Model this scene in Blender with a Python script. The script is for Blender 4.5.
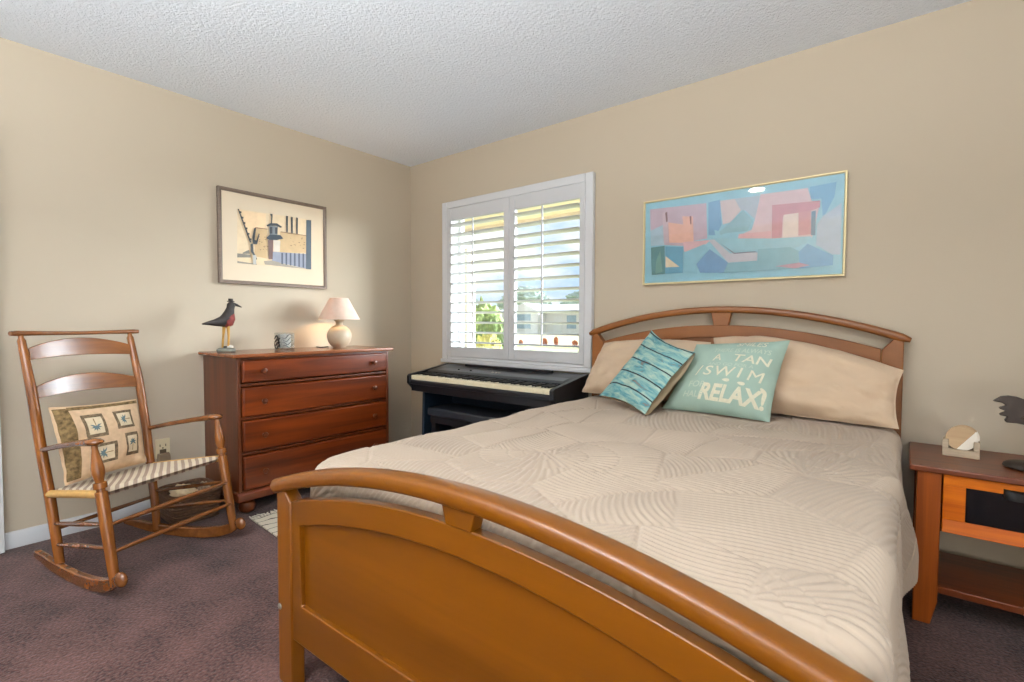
import bpy, bmesh, math, random
import numpy as np
from mathutils import Vector, Matrix, noise as mnoise
random.seed(7)
R = math.radians
scene = bpy.context.scene
for o in list(bpy.data.objects):
    bpy.data.objects.remove(o)
C = scene.collection

# ------------------------------------------------------------------ camera
FPX = 492.53
YAW, PITCH, ROLL = 0.67433, 0.03833, 0.00405
fw = Vector((-math.sin(YAW) * math.cos(PITCH), math.cos(YAW) * math.cos(PITCH), -math.sin(PITCH)))
rt = Vector((math.cos(YAW), math.sin(YAW), 0))
up = rt.cross(fw)
rt2 = math.cos(ROLL) * rt + math.sin(ROLL) * up
up2 = -math.sin(ROLL) * rt + math.cos(ROLL) * up
cd = bpy.data.cameras.new('camera')
cd.sensor_width = 36.0
cd.sensor_fit = 'HORIZONTAL'
cd.lens = FPX / 1024 * 36
cd.clip_start = 0.02
cd.clip_end = 500
cam = bpy.data.objects.new('camera', cd)
C.objects.link(cam)
m3 = Matrix((rt2, up2, -fw)).transposed()
cam.matrix_world = Matrix.Translation((3.3705, -2.8055, 1.1078)) @ m3.to_4x4()
scene.camera = cam

# ------------------------------------------------------------------ view
vs = scene.view_settings
vs.view_transform = 'Standard'
vs.look = 'None'
vs.exposure = 0.1
vs.gamma = 1.0
vs.use_curve_mapping = False
cy = scene.cycles
cy.use_denoising = True
cy.max_bounces = 10
cy.diffuse_bounces = 6
cy.glossy_bounces = 4
cy.transparent_max_bounces = 16
cy.sample_clamp_indirect = 6.0
cy.caustics_reflective = False
cy.caustics_refractive = False


def lin(c):
    r = []
    for a in c:
        a = a / 255.0
        r.append(a / 12.92 if a <= 0.04045 else ((a + 0.055) / 1.055) ** 2.4)
    return (r[0], r[1], r[2], 1.0)


# ------------------------------------------------------------------ world: blue sky with white clouds
w = bpy.data.worlds.new('sky')
scene.world = w
w.use_nodes = True
nt = w.node_tree
nt.nodes.clear()
out = nt.nodes.new('ShaderNodeOutputWorld')
bg = nt.nodes.new('ShaderNodeBackground')
tc = nt.nodes.new('ShaderNodeTexCoord')
mp = nt.nodes.new('ShaderNodeMapping')
mp.inputs['Scale'].default_value = (3.0, 3.0, 9.0)
nz = nt.nodes.new('ShaderNodeTexNoise')
nz.inputs['Scale'].default_value = 1.6
nz.inputs['Detail'].default_value = 6
cr = nt.nodes.new('ShaderNodeValToRGB')
cr.color_ramp.elements[0].position = 0.40
cr.color_ramp.elements[0].color = lin((188, 214, 246))
cr.color_ramp.elements[1].position = 0.58
cr.color_ramp.elements[1].color = (1, 1, 1, 1)
nt.links.new(tc.outputs['Generated'], mp.inputs['Vector'])
nt.links.new(mp.outputs['Vector'], nz.inputs['Vector'])
nt.links.new(nz.outputs['Fac'], cr.inputs['Fac'])
nt.links.new(cr.outputs['Color'], bg.inputs['Color'])
bg.inputs['Strength'].default_value = 1.25
nt.links.new(bg.outputs['Background'], out.inputs['Surface'])


def add_light(name, kind, loc, direction, energy, color=(1, 1, 1), **kw):
    l = bpy.data.lights.new(name, kind)
    l.energy = energy
    l.color = color
    for k, v in kw.items():
        setattr(l, k, v)
    o = bpy.data.objects.new(name, l)
    C.objects.link(o)
    o.location = loc
    if direction is not None:
        o.rotation_euler = Vector(direction).to_track_quat('-Z', 'Y').to_euler()
    return o


# sunlight low from the street side, softened by thin cloud; comes in through the shutters
add_light('sun', 'SUN', (6, 6, 4), (-0.66, -0.73, -0.19), 24.0, (0.84, 0.92, 1.0), angle=R(38))
# area lights added outside the unseen glass door and front window, tilted up as fill
add_light('glass_door_fill', 'AREA', (5.22, -3.55, 0.9), (-1, 0.12, 0.9), 62, (0.93, 0.965, 1.0),
          shape='RECTANGLE', size=1.8, size_y=2.0)
add_light('front_window_fill', 'AREA', (1.5, -4.82, 1.3), (0, 1, 1.2), 8, (0.95, 0.975, 1.0),
          shape='RECTANGLE', size=1.6, size_y=0.9)

# ------------------------------------------------------------------ materials
MATS = {}


def _mat(name):
    m = bpy.data.materials.new(name)
    m.use_nodes = True
    nt = m.node_tree
    b = nt.nodes['Principled BSDF']
    MATS[name] = m
    return m, nt, b


def plain(name, rgb, rough=0.5, spec=0.5, metal=0.0, var=0.05, vscale=6.0, bump=0.0, bscale=80.0, coat=0.0, sheen=0.0,
          stretch=(1, 1, 1), detail=4.0, coord='Object', bdist=0.002):
    m, nt, b = _mat(name)
    tc = nt.nodes.new('ShaderNodeTexCoord')
    mp = nt.nodes.new('ShaderNodeMapping')
    mp.inputs['Scale'].default_value = stretch
    nt.links.new(tc.outputs[coord], mp.inputs['Vector'])
    nz = nt.nodes.new('ShaderNodeTexNoise')
    nz.inputs['Scale'].default_value = vscale
    nz.inputs['Detail'].default_value = detail
    nt.links.new(mp.outputs['Vector'], nz.inputs['Vector'])
    mr = nt.nodes.new('ShaderNodeMapRange')
    mr.inputs['From Min'].default_value = 0.3
    mr.inputs['From Max'].default_value = 0.7
    mr.inputs['To Min'].default_value = 1 - var
    mr.inputs['To Max'].default_value = 1 + var
    nt.links.new(nz.outputs['Fac'], mr.inputs['Value'])
    mx = nt.nodes.new('ShaderNodeVectorMath')
    mx.operation = 'SCALE'
    mx.inputs[0].default_value = lin(rgb)[:3]
    nt.links.new(mr.outputs['Result'], mx.inputs['Scale'])
    nt.links.new(mx.outputs['Vector'], b.inputs['Base Color'])
    b.inputs['Roughness'].default_value = rough
    b.inputs['Specular IOR Level'].default_value = spec
    b.inputs['Metallic'].default_value = metal
    b.inputs['Coat Weight'].default_value = coat
    b.inputs['Sheen Weight'].default_value = sheen
    if bump:
        n2 = nt.nodes.new('ShaderNodeTexNoise')
        n2.inputs['Scale'].default_value = bscale
        n2.inputs['Detail'].default_value = 3
        nt.links.new(mp.outputs['Vector'], n2.inputs['Vector'])
        bp = nt.nodes.new('ShaderNodeBump')
        bp.inputs['Strength'].default_value = bump
        bp.inputs['Distance'].default_value = bdist
        nt.links.new(n2.outputs['Fac'], bp.inputs['Height'])
        nt.links.new(bp.outputs['Normal'], b.inputs['Normal'])
    return m


def wood(name, c1, c2, axis='x', rough=0.32, across=16.0, along=0.8, coat=0.15, spec=0.5, c3=None, scale=1.3):
    m, nt, b = _mat(name)
    tc = nt.nodes.new('ShaderNodeTexCoord')
    mp = nt.nodes.new('ShaderNodeMapping')
    s = [across, across, across]
    s['xyz'.index(axis)] = along
    mp.inputs['Scale'].default_value = s
    nt.links.new(tc.outputs['Object'], mp.inputs['Vector'])
    nz = nt.nodes.new('ShaderNodeTexNoise')
    nz.inputs['Scale'].default_value = scale
    nz.inputs['Detail'].default_value = 7
    nz.inputs['Roughness'].default_value = 0.6
    nz.inputs['Distortion'].default_value = 0.6
    nt.links.new(mp.outputs['Vector'], nz.inputs['Vector'])
    cr = nt.nodes.new('ShaderNodeValToRGB')
    e = cr.color_ramp.elements
    e[0].position, e[0].color = 0.28, lin(c1)
    e[1].position, e[1].color = 0.72, lin(c2)
    if c3:
        k = e.new(0.9)
        k.color = lin(c3)
    nt.links.new(nz.outputs['Fac'], cr.inputs['Fac'])
    nt.links.new(cr.outputs['Color'], b.inputs['Base Color'])
    b.inputs['Roughness'].default_value = rough
    b.inputs['Specular IOR Level'].default_value = spec
    b.inputs['Coat Weight'].default_value = coat
    b.inputs['Coat Roughness'].default_value = 0.25
    bp = nt.nodes.new('ShaderNodeBump')
    bp.inputs['Strength'].default_value = 0.06
    bp.inputs['Distance'].default_value = 0.001
    nt.links.new(nz.outputs['Fac'], bp.inputs['Height'])
    nt.links.new(bp.outputs['Normal'], b.inputs['Normal'])
    return m


def glassy(name, tint=(1, 1, 1), gloss=0.06, rough=0.02):
    m = bpy.data.materials.new(name)
    m.use_nodes = True
    nt = m.node_tree
    nt.nodes.clear()
    o = nt.nodes.new('ShaderNodeOutputMaterial')
    t = nt.nodes.new('ShaderNodeBsdfTransparent')
    t.inputs['Color'].default_value = (*tint, 1)
    g = nt.nodes.new('ShaderNodeBsdfGlossy')
    g.inputs['Roughness'].default_value = rough
    x = nt.nodes.new('ShaderNodeMixShader')
    x.inputs['Fac'].default_value = gloss
    nt.links.new(t.outputs[0], x.inputs[1])
    nt.links.new(g.outputs[0], x.inputs[2])
    nt.links.new(x.outputs[0], o.inputs['Surface'])
    MATS[name] = m
    return m


def emitter(name, rgb, strength):
    m, nt, b = _mat(name)
    b.inputs['Base Color'].default_value = lin(rgb)
    b.inputs['Emission Color'].default_value = lin(rgb)
    b.inputs['Emission Strength'].default_value = strength
    return m


# ------------------------------------------------------------------ mesh helpers
class MB:
    def __init__(self):
        self.v, self.f, self.m = [], [], []
        self.uv = None

    def add(self, vs, fs, mi=0):
        b = len(self.v)
        self.v += [tuple(p) for p in vs]
        self.f += [tuple(b + i for i in f) for f in fs]
        self.m += [mi] * len(fs)
        return self

    def box(self, x0, x1, y0, y1, z0, z1, mi=0):
        return self.hexa([(x0, y0, z0), (x1, y0, z0), (x1, y1, z0), (x0, y1, z0),
                          (x0, y0, z1), (x1, y0, z1), (x1, y1, z1), (x0, y1, z1)], mi)

    def hexa(self, p, mi=0):
        return self.add(p, [(3, 2, 1, 0), (4, 5, 6, 7), (0, 1, 5, 4), (1, 2, 6, 5), (2, 3, 7, 6), (3, 0, 4, 7)], mi)

    def loft(self, rings, mi=0, caps=True):
        n = len(rings[0])
        vs = [p for r in rings for p in r]
        fs = []
        for i in range(len(rings) - 1):
            for j in range(n):
                a, b = i * n + j, i * n + (j + 1) % n
                fs.append((a, b, b + n, a + n))
        if caps:
            fs.append(tuple(range(n - 1, -1, -1)))
            fs.append(tuple((len(rings) - 1) * n + j for j in range(n)))
        return self.add(vs, fs, mi)

    def tube(self, pts, rad, n=12, mi=0, flat=1.0):
        pts = [Vector(p) for p in pts]
        if not isinstance(rad, (list, tuple)):
            rad = [rad] * len(pts)
        t0 = (pts[1] - pts[0]).normalized()
        ref = Vector((0, 0, 1)) if abs(t0.z) < 0.9 else Vector((1, 0, 0))
        nrm = (ref - t0 * ref.dot(t0)).normalized()
        rings = []
        for i, p in enumerate(pts):
            if i == 0:
                t = t0
            elif i == len(pts) - 1:
                t = (pts[i] - pts[i - 1]).normalized()
            else:
                t = (pts[i + 1] - pts[i - 1]).normalized()
            nrm = (nrm - t * nrm.dot(t)).normalized()
            bn = t.cross(nrm)
            rings.append([p + rad[i] * (math.cos(a) * nrm * flat + math.sin(a) * bn)
                          for a in [2 * math.pi * k / n for k in range(n)]])
        return self.loft(rings, mi)

    def lathe(self, prof, c=(0, 0, 0), n=24, mi=0, sx=1.0, sy=1.0):
        rings = [[(c[0] + sx * r * math.cos(a), c[1] + sy * r * math.sin(a), c[2] + z)
                  for a in [2 * math.pi * k / n for k in range(n)]] for r, z in prof]
        return self.loft(rings, mi)

    def prism(self, poly, axis, a0, a1, mi=0):
        def P(p, a):
            if axis == 'y':
                return (p[0], a, p[1])
            if axis == 'x':
                return (a, p[0], p[1])
            return (p[0], p[1], a)
        n = len(poly)
        vs = [P(p, a0) for p in poly] + [P(p, a1) for p in poly]
        fs = [tuple(range(n)), tuple(range(2 * n - 1, n - 1, -1))]
        for i in range(n):
            j = (i + 1) % n
            fs.append((i, i + n, j + n, j))
        return self.add(vs, fs, mi)

    def ball(self, c, rx, ry=None, rz=None, n=16, mi=0):
        ry = ry or rx
        rz = rz or rx
        m = n // 2
        rings = []
        for i in range(m + 1):
            a = -math.pi / 2 + math.pi * i / m
            q = max(math.cos(a), 0.02)
            rings.append([(c[0] + rx * q * math.cos(b), c[1] + ry * q * math.sin(b), c[2] + rz * math.sin(a))
                          for b in [2 * math.pi * k / n for k in range(n)]])
        return self.loft(rings, mi)

    def build(self, name, mats, parent=None, bevel=0.0, angle=38, seg=2, smooth=True, subsurf=0, loc=None):
        me = bpy.data.meshes.new(name)
        me.from_pydata(self.v, [], self.f)
        if not isinstance(mats, (list, tuple)):
            mats = [mats]
        for k in mats:
            me.materials.append(MATS[k] if isinstance(k, str) else k)
        me.polygons.foreach_set('material_index', self.m)
        if self.uv:
            l = me.uv_layers.new(name='UVMap')
            for p in me.polygons:
                for li, vi in zip(p.loop_indices, p.vertices):
                    l.data[li].uv = self.uv[vi]
        bm = bmesh.new()
        bm.from_mesh(me)
        bmesh.ops.recalc_face_normals(bm, faces=bm.faces)
        bm.to_mesh(me)
        bm.free()
        if smooth:
            me.shade_smooth()
            me.set_sharp_from_angle(angle=R(angle))
        o = bpy.data.objects.new(name, me)
        C.objects.link(o)
        if loc:
            o.location = loc
        if parent is not None:
            o.parent = parent
        if bevel:
            b = o.modifiers.new('bevel', 'BEVEL')
            b.width = bevel
            b.segments = seg
            b.limit_method = 'ANGLE'
            b.angle_limit = R(40)
            b.harden_normals = False
        if subsurf:
            s = o.modifiers.new('sub', 'SUBSURF')
            s.levels = s.render_levels = subsurf
        return o


def tag(o, label=None, cat=None, group=None, kind=None):
    if label:
        o['label'] = label
    if cat:
        o['category'] = cat
    if group:
        o['group'] = group
    if kind:
        o['kind'] = kind
    return o


def thing(name, label, cat, loc=(0, 0, 0), rz=0.0, group=None, parent=None):
    o = bpy.data.objects.new(name, None)
    o.empty_display_size = 0.1
    C.objects.link(o)
    o.location = loc
    o.rotation_euler = (0, 0, rz)
    if parent is not None:
        o.parent = parent
    if label:
        tag(o, label, cat, group)
    return o


def structure(o, label=None, cat=None):
    o['kind'] = 'structure'
    if label:
        o['label'] = label
        o['category'] = cat
    return o


def copy_tree(o, parent=None):
    c = o.copy()
    C.objects.link(c)
    c.parent = parent
    for ch in list(o.children):
        copy_tree(ch, c)
    return c


def arc_pts(fn, x0, x1, n):
    return [(x0 + (x1 - x0) * i / n, fn(x0 + (x1 - x0) * i / n)) for i in range(n + 1)]


# surface material library
plain('wall_paint', (188, 175, 155), rough=0.85, spec=0.2, var=0.012, vscale=1.2, bump=0.10, bscale=140)
plain('white_trim', (208, 209, 211), rough=0.4, var=0.01)
plain('shutter_white', (200, 201, 203), rough=0.35, var=0.01)
plain('outside_white', (226, 226, 228), rough=0.7, var=0.03)
plain('wing_paint', (196, 197, 200), rough=0.7, var=0.03)
wood('cherry', (60, 20, 4), (130, 55, 13), 'y', rough=0.3)
wood('cherry_side', (64, 27, 8), (108, 50, 16), 'z', rough=0.35)
wood('cherry_top', (100, 52, 28), (150, 86, 48), 'y', rough=0.22)
wood('honey', (92, 49, 0), (120, 67, 1), 'x', rough=0.32, across=7, scale=0.9, coat=0.18, spec=0.4)
wood('honey_post', (98, 53, 3), (124, 70, 6), 'z', rough=0.32, across=8, scale=0.9)
wood('honey_head', (112, 62, 18), (140, 84, 28), 'x', rough=0.42, across=7, scale=0.9, coat=0.05)
wood('rocker_wood', (96, 52, 18), (150, 90, 38), 'z', rough=0.25, across=18)
wood('rocker_wood_flat', (88, 48, 18), (138, 82, 36), 'y', rough=0.22, across=18, coat=0.5)
wood('stand_wood', (164, 70, 4), (222, 120, 18), 'x', rough=0.4, across=22, c3=(104, 40, 8), coat=0, spec=0.22)
wood('stand_leg', (104, 43, 4), (158, 77, 12), 'z', rough=0.4, coat=0.0, spec=0.3, across=18)
wood('stand_dark', (68, 26, 6), (122, 56, 18), 'x', rough=0.3, across=18, coat=0.05)
plain('piano_black', (24, 26, 30), rough=0.28, var=0.05)
plain('piano_blue', (20, 36, 50), rough=0.45, var=0.05)
plain('piano_grey', (92, 94, 96), rough=0.35, var=0.03)
plain('key_white', (236, 226, 196), rough=0.25, var=0.01)
plain('key_black', (18, 18, 20), rough=0.3, var=0.01)
plain('bench_vinyl', (38, 42, 48), rough=0.42, var=0.08, bump=0.1, bscale=300)
plain('quilt_cloth', (172, 155, 137), rough=0.9, spec=0.15, var=0.03, vscale=5, bump=0.15, bscale=900, sheen=0.1, bdist=0.001)
plain('sham_cloth', (196, 172, 146), rough=0.9, spec=0.15, var=0.04, vscale=7, bump=0.25, bscale=160, sheen=0.1, bdist=0.003)
plain('mattress_cloth', (230, 226, 220), rough=0.9, var=0.02)
plain('cream_cloth', (196, 178, 152), rough=0.95, spec=0.1, var=0.04, bump=0.3, bscale=500)
plain('teal_cloth', (154, 176, 163), rough=0.95, spec=0.1, var=0.05, vscale=12, bump=0.3, bscale=600)
plain('print_cream', (212, 208, 184), rough=0.95, spec=0.1, var=0.06, vscale=90)
plain('black_metal', (36, 34, 33), rough=0.5, metal=0.6, var=0.15, vscale=30)
plain('bronze_metal', (60, 50, 44), rough=0.5, metal=0.5, var=0.2, vscale=25, bump=0.2, bscale=60)
plain('steel', (170, 165, 155), rough=0.35, metal=0.9, var=0.05)
plain('champagne_gold', (222, 206, 160), rough=0.4, metal=0.5, var=0.04)
plain('brass', (188, 168, 118), rough=0.35, metal=0.8, var=0.05)

# carpet: two sizes of mottling and a soft tufted bump
m, nt, b = _mat('carpet')
tc = nt.nodes.new('ShaderNodeTexCoord')
n1 = nt.nodes.new('ShaderNodeTexNoise')
n1.inputs['Scale'].default_value = 5
n1.inputs['Detail'].default_value = 5
n2 = nt.nodes.new('ShaderNodeTexNoise')
n2.inputs['Scale'].default_value = 95
n2.inputs['Detail'].default_value = 3
for n in (n1, n2):
    nt.links.new(tc.outputs['Object'], n.inputs['Vector'])
mx = nt.nodes.new('ShaderNodeMath')
mx.operation = 'MULTIPLY_ADD'
mx.inputs[1].default_value = 0.45
nt.links.new(n1.outputs['Fac'], mx.inputs[0])
m2 = nt.nodes.new('ShaderNodeMath')
m2.operation = 'MULTIPLY'
m2.inputs[1].default_value = 0.55
nt.links.new(n2.outputs['Fac'], m2.inputs[0])
nt.links.new(m2.outputs[0], mx.inputs[2])
cr = nt.nodes.new('ShaderNodeValToRGB')
cr.color_ramp.elements[0].position, cr.color_ramp.elements[0].color = 0.36, lin((44, 27, 25))
cr.color_ramp.elements[1].position, cr.color_ramp.elements[1].color = 0.64, lin((106, 75, 69))
nt.links.new(mx.outputs[0], cr.inputs['Fac'])
nt.links.new(cr.outputs['Color'], b.inputs['Base Color'])
b.inputs['Roughness'].default_value = 1.0
b.inputs['Specular IOR Level'].default_value = 0.05
b.inputs['Sheen Weight'].default_value = 0.15
bp = nt.nodes.new('ShaderNodeBump')
bp.inputs['Strength'].default_value = 0.7
bp.inputs['Distance'].default_value = 0.01
nt.links.new(n2.outputs['Fac'], bp.inputs['Height'])
nt.links.new(bp.outputs['Normal'], b.inputs['Normal'])

# popcorn ceiling
m, nt, b = _mat('popcorn_ceiling')
tc = nt.nodes.new('ShaderNodeTexCoord')
vo = nt.nodes.new('ShaderNodeTexNoise')
vo.inputs['Scale'].default_value = 72
vo.inputs['Detail'].default_value = 4
vo.inputs['Roughness'].default_value = 0.65
nt.links.new(tc.outputs['Object'], vo.inputs['Vector'])
b.inputs['Base Color'].default_value = lin((235, 241, 249))
b.inputs['Roughness'].default_value = 1.0
b.inputs['Specular IOR Level'].default_value = 0.05
bp = nt.nodes.new('ShaderNodeBump')
bp.inputs['Strength'].default_value = 0.8
bp.inputs['Distance'].default_value = 0.016
nt.links.new(vo.outputs['Fac'], bp.inputs['Height'])
nt.links.new(bp.outputs['Normal'], b.inputs['Normal'])

RX, RY, H = 5.0, -4.6, 2.44
T = 0.15
# ------------------------------------------------------------------ the room
structure(MB().box(-T, RX + T, RY - T, T, -0.12, 0).build('floor', 'carpet', smooth=False))
structure(MB().box(-T, RX + T, RY - T, T, H, H + 0.12).build('ceiling', 'popcorn_ceiling', smooth=False))
structure(MB().box(-T, 0, RY, 0, 0, H).build('wall_left', 'wall_paint', smooth=False))
WX0, WX1, WZ0, WZ1 = 0.49, 1.75, 0.84, 2.0
wb = MB()
wb.box(-T, WX0, 0, T, 0, H).box(WX1, RX + T, 0, T, 0, H).box(WX0, WX1, 0, T, 0, WZ0).box(WX0, WX1, 0, T, WZ1, H)
structure(wb.build('wall_back', 'wall_paint', smooth=False))
GY0, GY1, GZ1 = -4.45, -2.65, 2.12
wr_ = MB().box(RX, RX + T, RY, GY0, 0, H).box(RX, RX + T, GY1, 0, 0, H).box(RX, RX + T, GY0, GY1, GZ1, H)
structure(wr_.build('wall_right', 'wall_paint', smooth=False))
FX0, FX1, FZ0, FZ1 = 0.7, 2.3, 0.85, 1.76
wf = MB()
wf.box(-T, FX0, RY - T, RY, 0, H).box(FX1, RX + T, RY - T, RY, 0, H)
wf.box(FX0, FX1, RY - T, RY, 0, FZ0).box(FX0, FX1, RY - T, RY, FZ1, H)
structure(wf.build('wall_front', 'wall_paint', smooth=False))
structure(MB().prism([(0, 0), (0.013, 0), (0.013, 0.068), (0.008, 0.078), (0, 0.08)], 'y', RY, -0.0).build('baseboard_left', 'white_trim'))
structure(MB().prism([(0, 0), (-0.013, 0), (-0.013, 0.068), (-0.008, 0.078), (0, 0.08)], 'x', 0.013, RX).build('baseboard_back', 'white_trim'))

# window with plantation shutters
w1 = thing('window_1', 'white window with two plantation shutter panels above the digital piano', 'window')
w1['kind'] = 'structure'
cs = MB()
O0, O1, OZ0, OZ1 = 0.43, 1.806, 0.782, 2.06
cw = 0.056
cs.box(O0, O0 + cw, -0.038, 0, OZ0 + 0.03, OZ1).box(O1 - cw, O1, -0.038, 0, OZ0 + 0.03, OZ1)
cs.box(O0 + cw, O1 - cw, -0.038, 0, OZ1 - cw, OZ1)
cs.box(O0 - 0.004, O1 + 0.004, -0.052, 0, OZ0, OZ0 + 0.03)
cs.box(O0 + cw, O1 - cw, -0.03, 0, OZ0 + 0.03, OZ0 + 0.052)
cs.build('window_casing', 'white_trim', w1, bevel=0.006)
rv = MB()
rv.box(WX0, WX0 + 0.012, 0, T, WZ0, WZ1).box(WX1 - 0.012, WX1, 0, T, WZ0, WZ1)
rv.box(WX0, WX1, 0, T, WZ0 - 0.0, WZ0 + 0.012).box(WX0, WX1, 0, T, WZ1 - 0.012, WZ1)
rv.build('window_reveal', 'outside_white', w1)
sa = MB()
for a, c in ((WX0 + 0.012, WX0 + 0.035), (WX1 - 0.035, WX1 - 0.012)):
    sa.box(a, c, 0.085, 0.115, WZ0 + 0.012, WZ1 - 0.012)
sa.box(WX0 + 0.035, WX1 - 0.035, 0.085, 0.115, WZ0 + 0.012, WZ0 + 0.05).box(WX0 + 0.035, WX1 - 0.035, 0.085, 0.115, WZ1 - 0.05, WZ1 - 0.012)
sa.build('window_sash', 'outside_white', w1)
glassy('window_glass', (0.98, 0.99, 0.98), 0.05)
MB().box(WX0 + 0.02, WX1 - 0.02, 0.097, 0.103, WZ0 + 0.02, WZ1 - 0.02).build('window_pane', 'window_glass', w1, smooth=False)


def louver_mb(x0, x1):
    mb = MB()
    rings = []
    n = 14
    tilt = R(9)
    for x in (x0, x1):
        ring = []
        for k in range(n):
            a = 2 * math.pi * k / n
            yy, zz = 0.039 * math.cos(a), 0.0052 * math.sin(a)
            ring.append((x, yy * math.cos(tilt) + zz * math.sin(tilt), -yy * math.sin(tilt) + zz * math.cos(tilt)))
        rings.append(ring)
    return mb.loft(rings)


PY = -0.026
for (a, bx, oa, ob, hinge) in ((0.488, 1.127, 0.538, 1.080, 0.49), (1.130, 1.752, 1.181, 1.714, 1.748)):
    zb, zt, ob0, ob1 = 0.836, 2.002, 0.911, 1.905
    p = MB()
    p.box(a, oa, PY - 0.016, PY + 0.016, zb, zt).box(ob, bx, PY - 0.016, PY + 0.016, zb, zt)
    p.box(oa, ob, PY - 0.014, PY + 0.014, zb, ob0).box(oa, ob, PY - 0.014, PY + 0.014, ob1, zt)
    pan = p.build('shutter_panel', 'shutter_white', w1, bevel=0.003)
    nl = 13
    first = None
    for i in range(nl):
        z = ob0 + (i + 0.5) * (ob1 - ob0) / nl
        if first is None:
            first = louver_mb(oa, ob).build('louver', 'shutter_white', pan)
            o = first
        else:
            o = first.copy()
            C.objects.link(o)
            o.parent = pan
        o.location = (0, PY, z)
    xm = (oa + ob) / 2 - 0.002
    MB().box(xm - 0.0055, xm + 0.0055, PY - 0.056, PY - 0.046, ob0 + 0.035, ob1 - 0.015).build('tilt_rod', 'shutter_white', pan, bevel=0.002)
    for z in (1.0, 1.86):
        MB().tube([(hinge, PY - 0.018, z - 0.032), (hinge, PY - 0.018, z + 0.032)], 0.005, 10).build('hinge', 'white_trim', w1)

# open door leaf standing against the left wall
plain('door_white', (228, 230, 232), rough=0.45, var=0.01)
d1 = thing('door_1', 'white door standing open against the left wall at the edge', 'door', (0.036, -2.52, 0.008), R(-108) + R(90))
d1['kind'] = 'structure'
d1.rotation_euler = (0, 0, R(18))
dm = MB().box(0, 0.033, -0.78, 0, 0, 2.03)
for z0, z1 in ((0.22, 0.9), (1.05, 1.85)):
    dm.box(0.033, 0.039, -0.66, -0.62, z0, z1).box(0.033, 0.039, -0.16, -0.12, z0, z1)
    dm.box(0.033, 0.039, -0.62, -0.16, z0, z0 + 0.04).box(0.033, 0.039, -0.62, -0.16, z1 - 0.04, z1)
dm.build('door_leaf', 'door_white', d1, bevel=0.003)
MB().box(0.006, 0.027, -0.0, 0.0015, 0.86, 0.94).build('latch_plate', 'steel', d1)

# unseen front window, added behind the camera as an opening for fill light
w2 = thing('added_window', 'added plain front window, out of view opposite the headboard wall, for fill light', 'window')
w2['kind'] = 'structure'
f2 = MB()
f2.box(FX0, FX0 + 0.05, RY - 0.1, RY + 0.02, FZ0, FZ1).box(FX1 - 0.05, FX1, RY - 0.1, RY + 0.02, FZ0, FZ1)
f2.box(FX0 + 0.05, FX1 - 0.05, RY - 0.1, RY + 0.02, FZ0, FZ0 + 0.05).box(FX0 + 0.05, FX1 - 0.05, RY - 0.1, RY + 0.02, FZ1 - 0.05, FZ1)
f2.build('window_frame', 'white_trim', w2)

d2 = thing('added_glass_door', 'added sliding glass door, out of view in the right wall, for fill light', 'door')  # unseen glass door, added so light can enter from the right
d2['kind'] = 'structure'
g2 = MB()
for (a, c) in ((GY0, GY0 + 0.06), (-3.58, -3.52), (GY1 - 0.06, GY1)):
    g2.box(RX - 0.01, RX + 0.1, a, c, 0.0, GZ1)
g2.box(RX - 0.01, RX + 0.1, GY0 + 0.06, -3.58, GZ1 - 0.06, GZ1).box(RX - 0.01, RX + 0.1, -3.52, GY1 - 0.06, GZ1 - 0.06, GZ1)
g2.box(RX - 0.01, RX + 0.1, GY0 + 0.06, -3.58, 0, 0.05).box(RX - 0.01, RX + 0.1, -3.52, GY1 - 0.06, 0, 0.05)
g2.build('door_frame', 'white_trim', d2)
MB().box(RX + 0.05, RX + 0.056, GY0 + 0.06, -3.58, 0.05, GZ1 - 0.06).box(RX + 0.05, RX + 0.056, -3.52, GY1 - 0.06, 0.05, GZ1 - 0.06).build('door_glass', 'window_glass', d2, smooth=False)

# recessed ceiling light, the one mirrored in the painting's glass
cl = thing('ceiling_light', 'round recessed ceiling light over the foot of the bed', 'ceiling light', (2.185, -2.58, H - 0.012))
MB().lathe([(0.075, 0.0), (0.1, 0.0), (0.1, 0.012), (0.075, 0.012)], n=32).build('trim_ring', 'white_trim', cl)
emitter('lamp_lens', (255, 240, 215), 14)
MB().lathe([(0.001, 0.006), (0.075, 0.006), (0.075, 0.011), (0.001, 0.011)], n=32).build('lens', 'lamp_lens', cl)
add_light('ceiling_light_beam', 'AREA', (2.185, -2.58, H - 0.02), (0, 0, -1), 9, (1.0, 0.86, 0.66), shape='DISK', size=0.14)

# unseen uplighter lamp, added behind the camera to brighten the ceiling
fl = thing('added_floor_lamp', 'added brass uplighter floor lamp, out of view, brightening the ceiling', 'floor lamp', (2.7, -3.5, 0))
MB().lathe([(0.001, 0), (0.15, 0), (0.15, 0.015), (0.03, 0.035), (0.014, 0.06), (0.014, 1.45), (0.001, 1.45)], n=32).build('stand', 'brass', fl, angle=40)
MB().lathe([(0.03, 1.44), (0.12, 1.51), (0.19, 1.59), (0.186, 1.59), (0.117, 1.518), (0.03, 1.45)], n=40).build('bowl_shade', 'white_trim', fl, angle=40)
add_light('ceiling_fill_light', 'AREA', (2.7, -3.5, 1.585), (0, 0, 1), 215, (0.92, 0.965, 1.0), shape='DISK', size=0.34)

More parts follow.
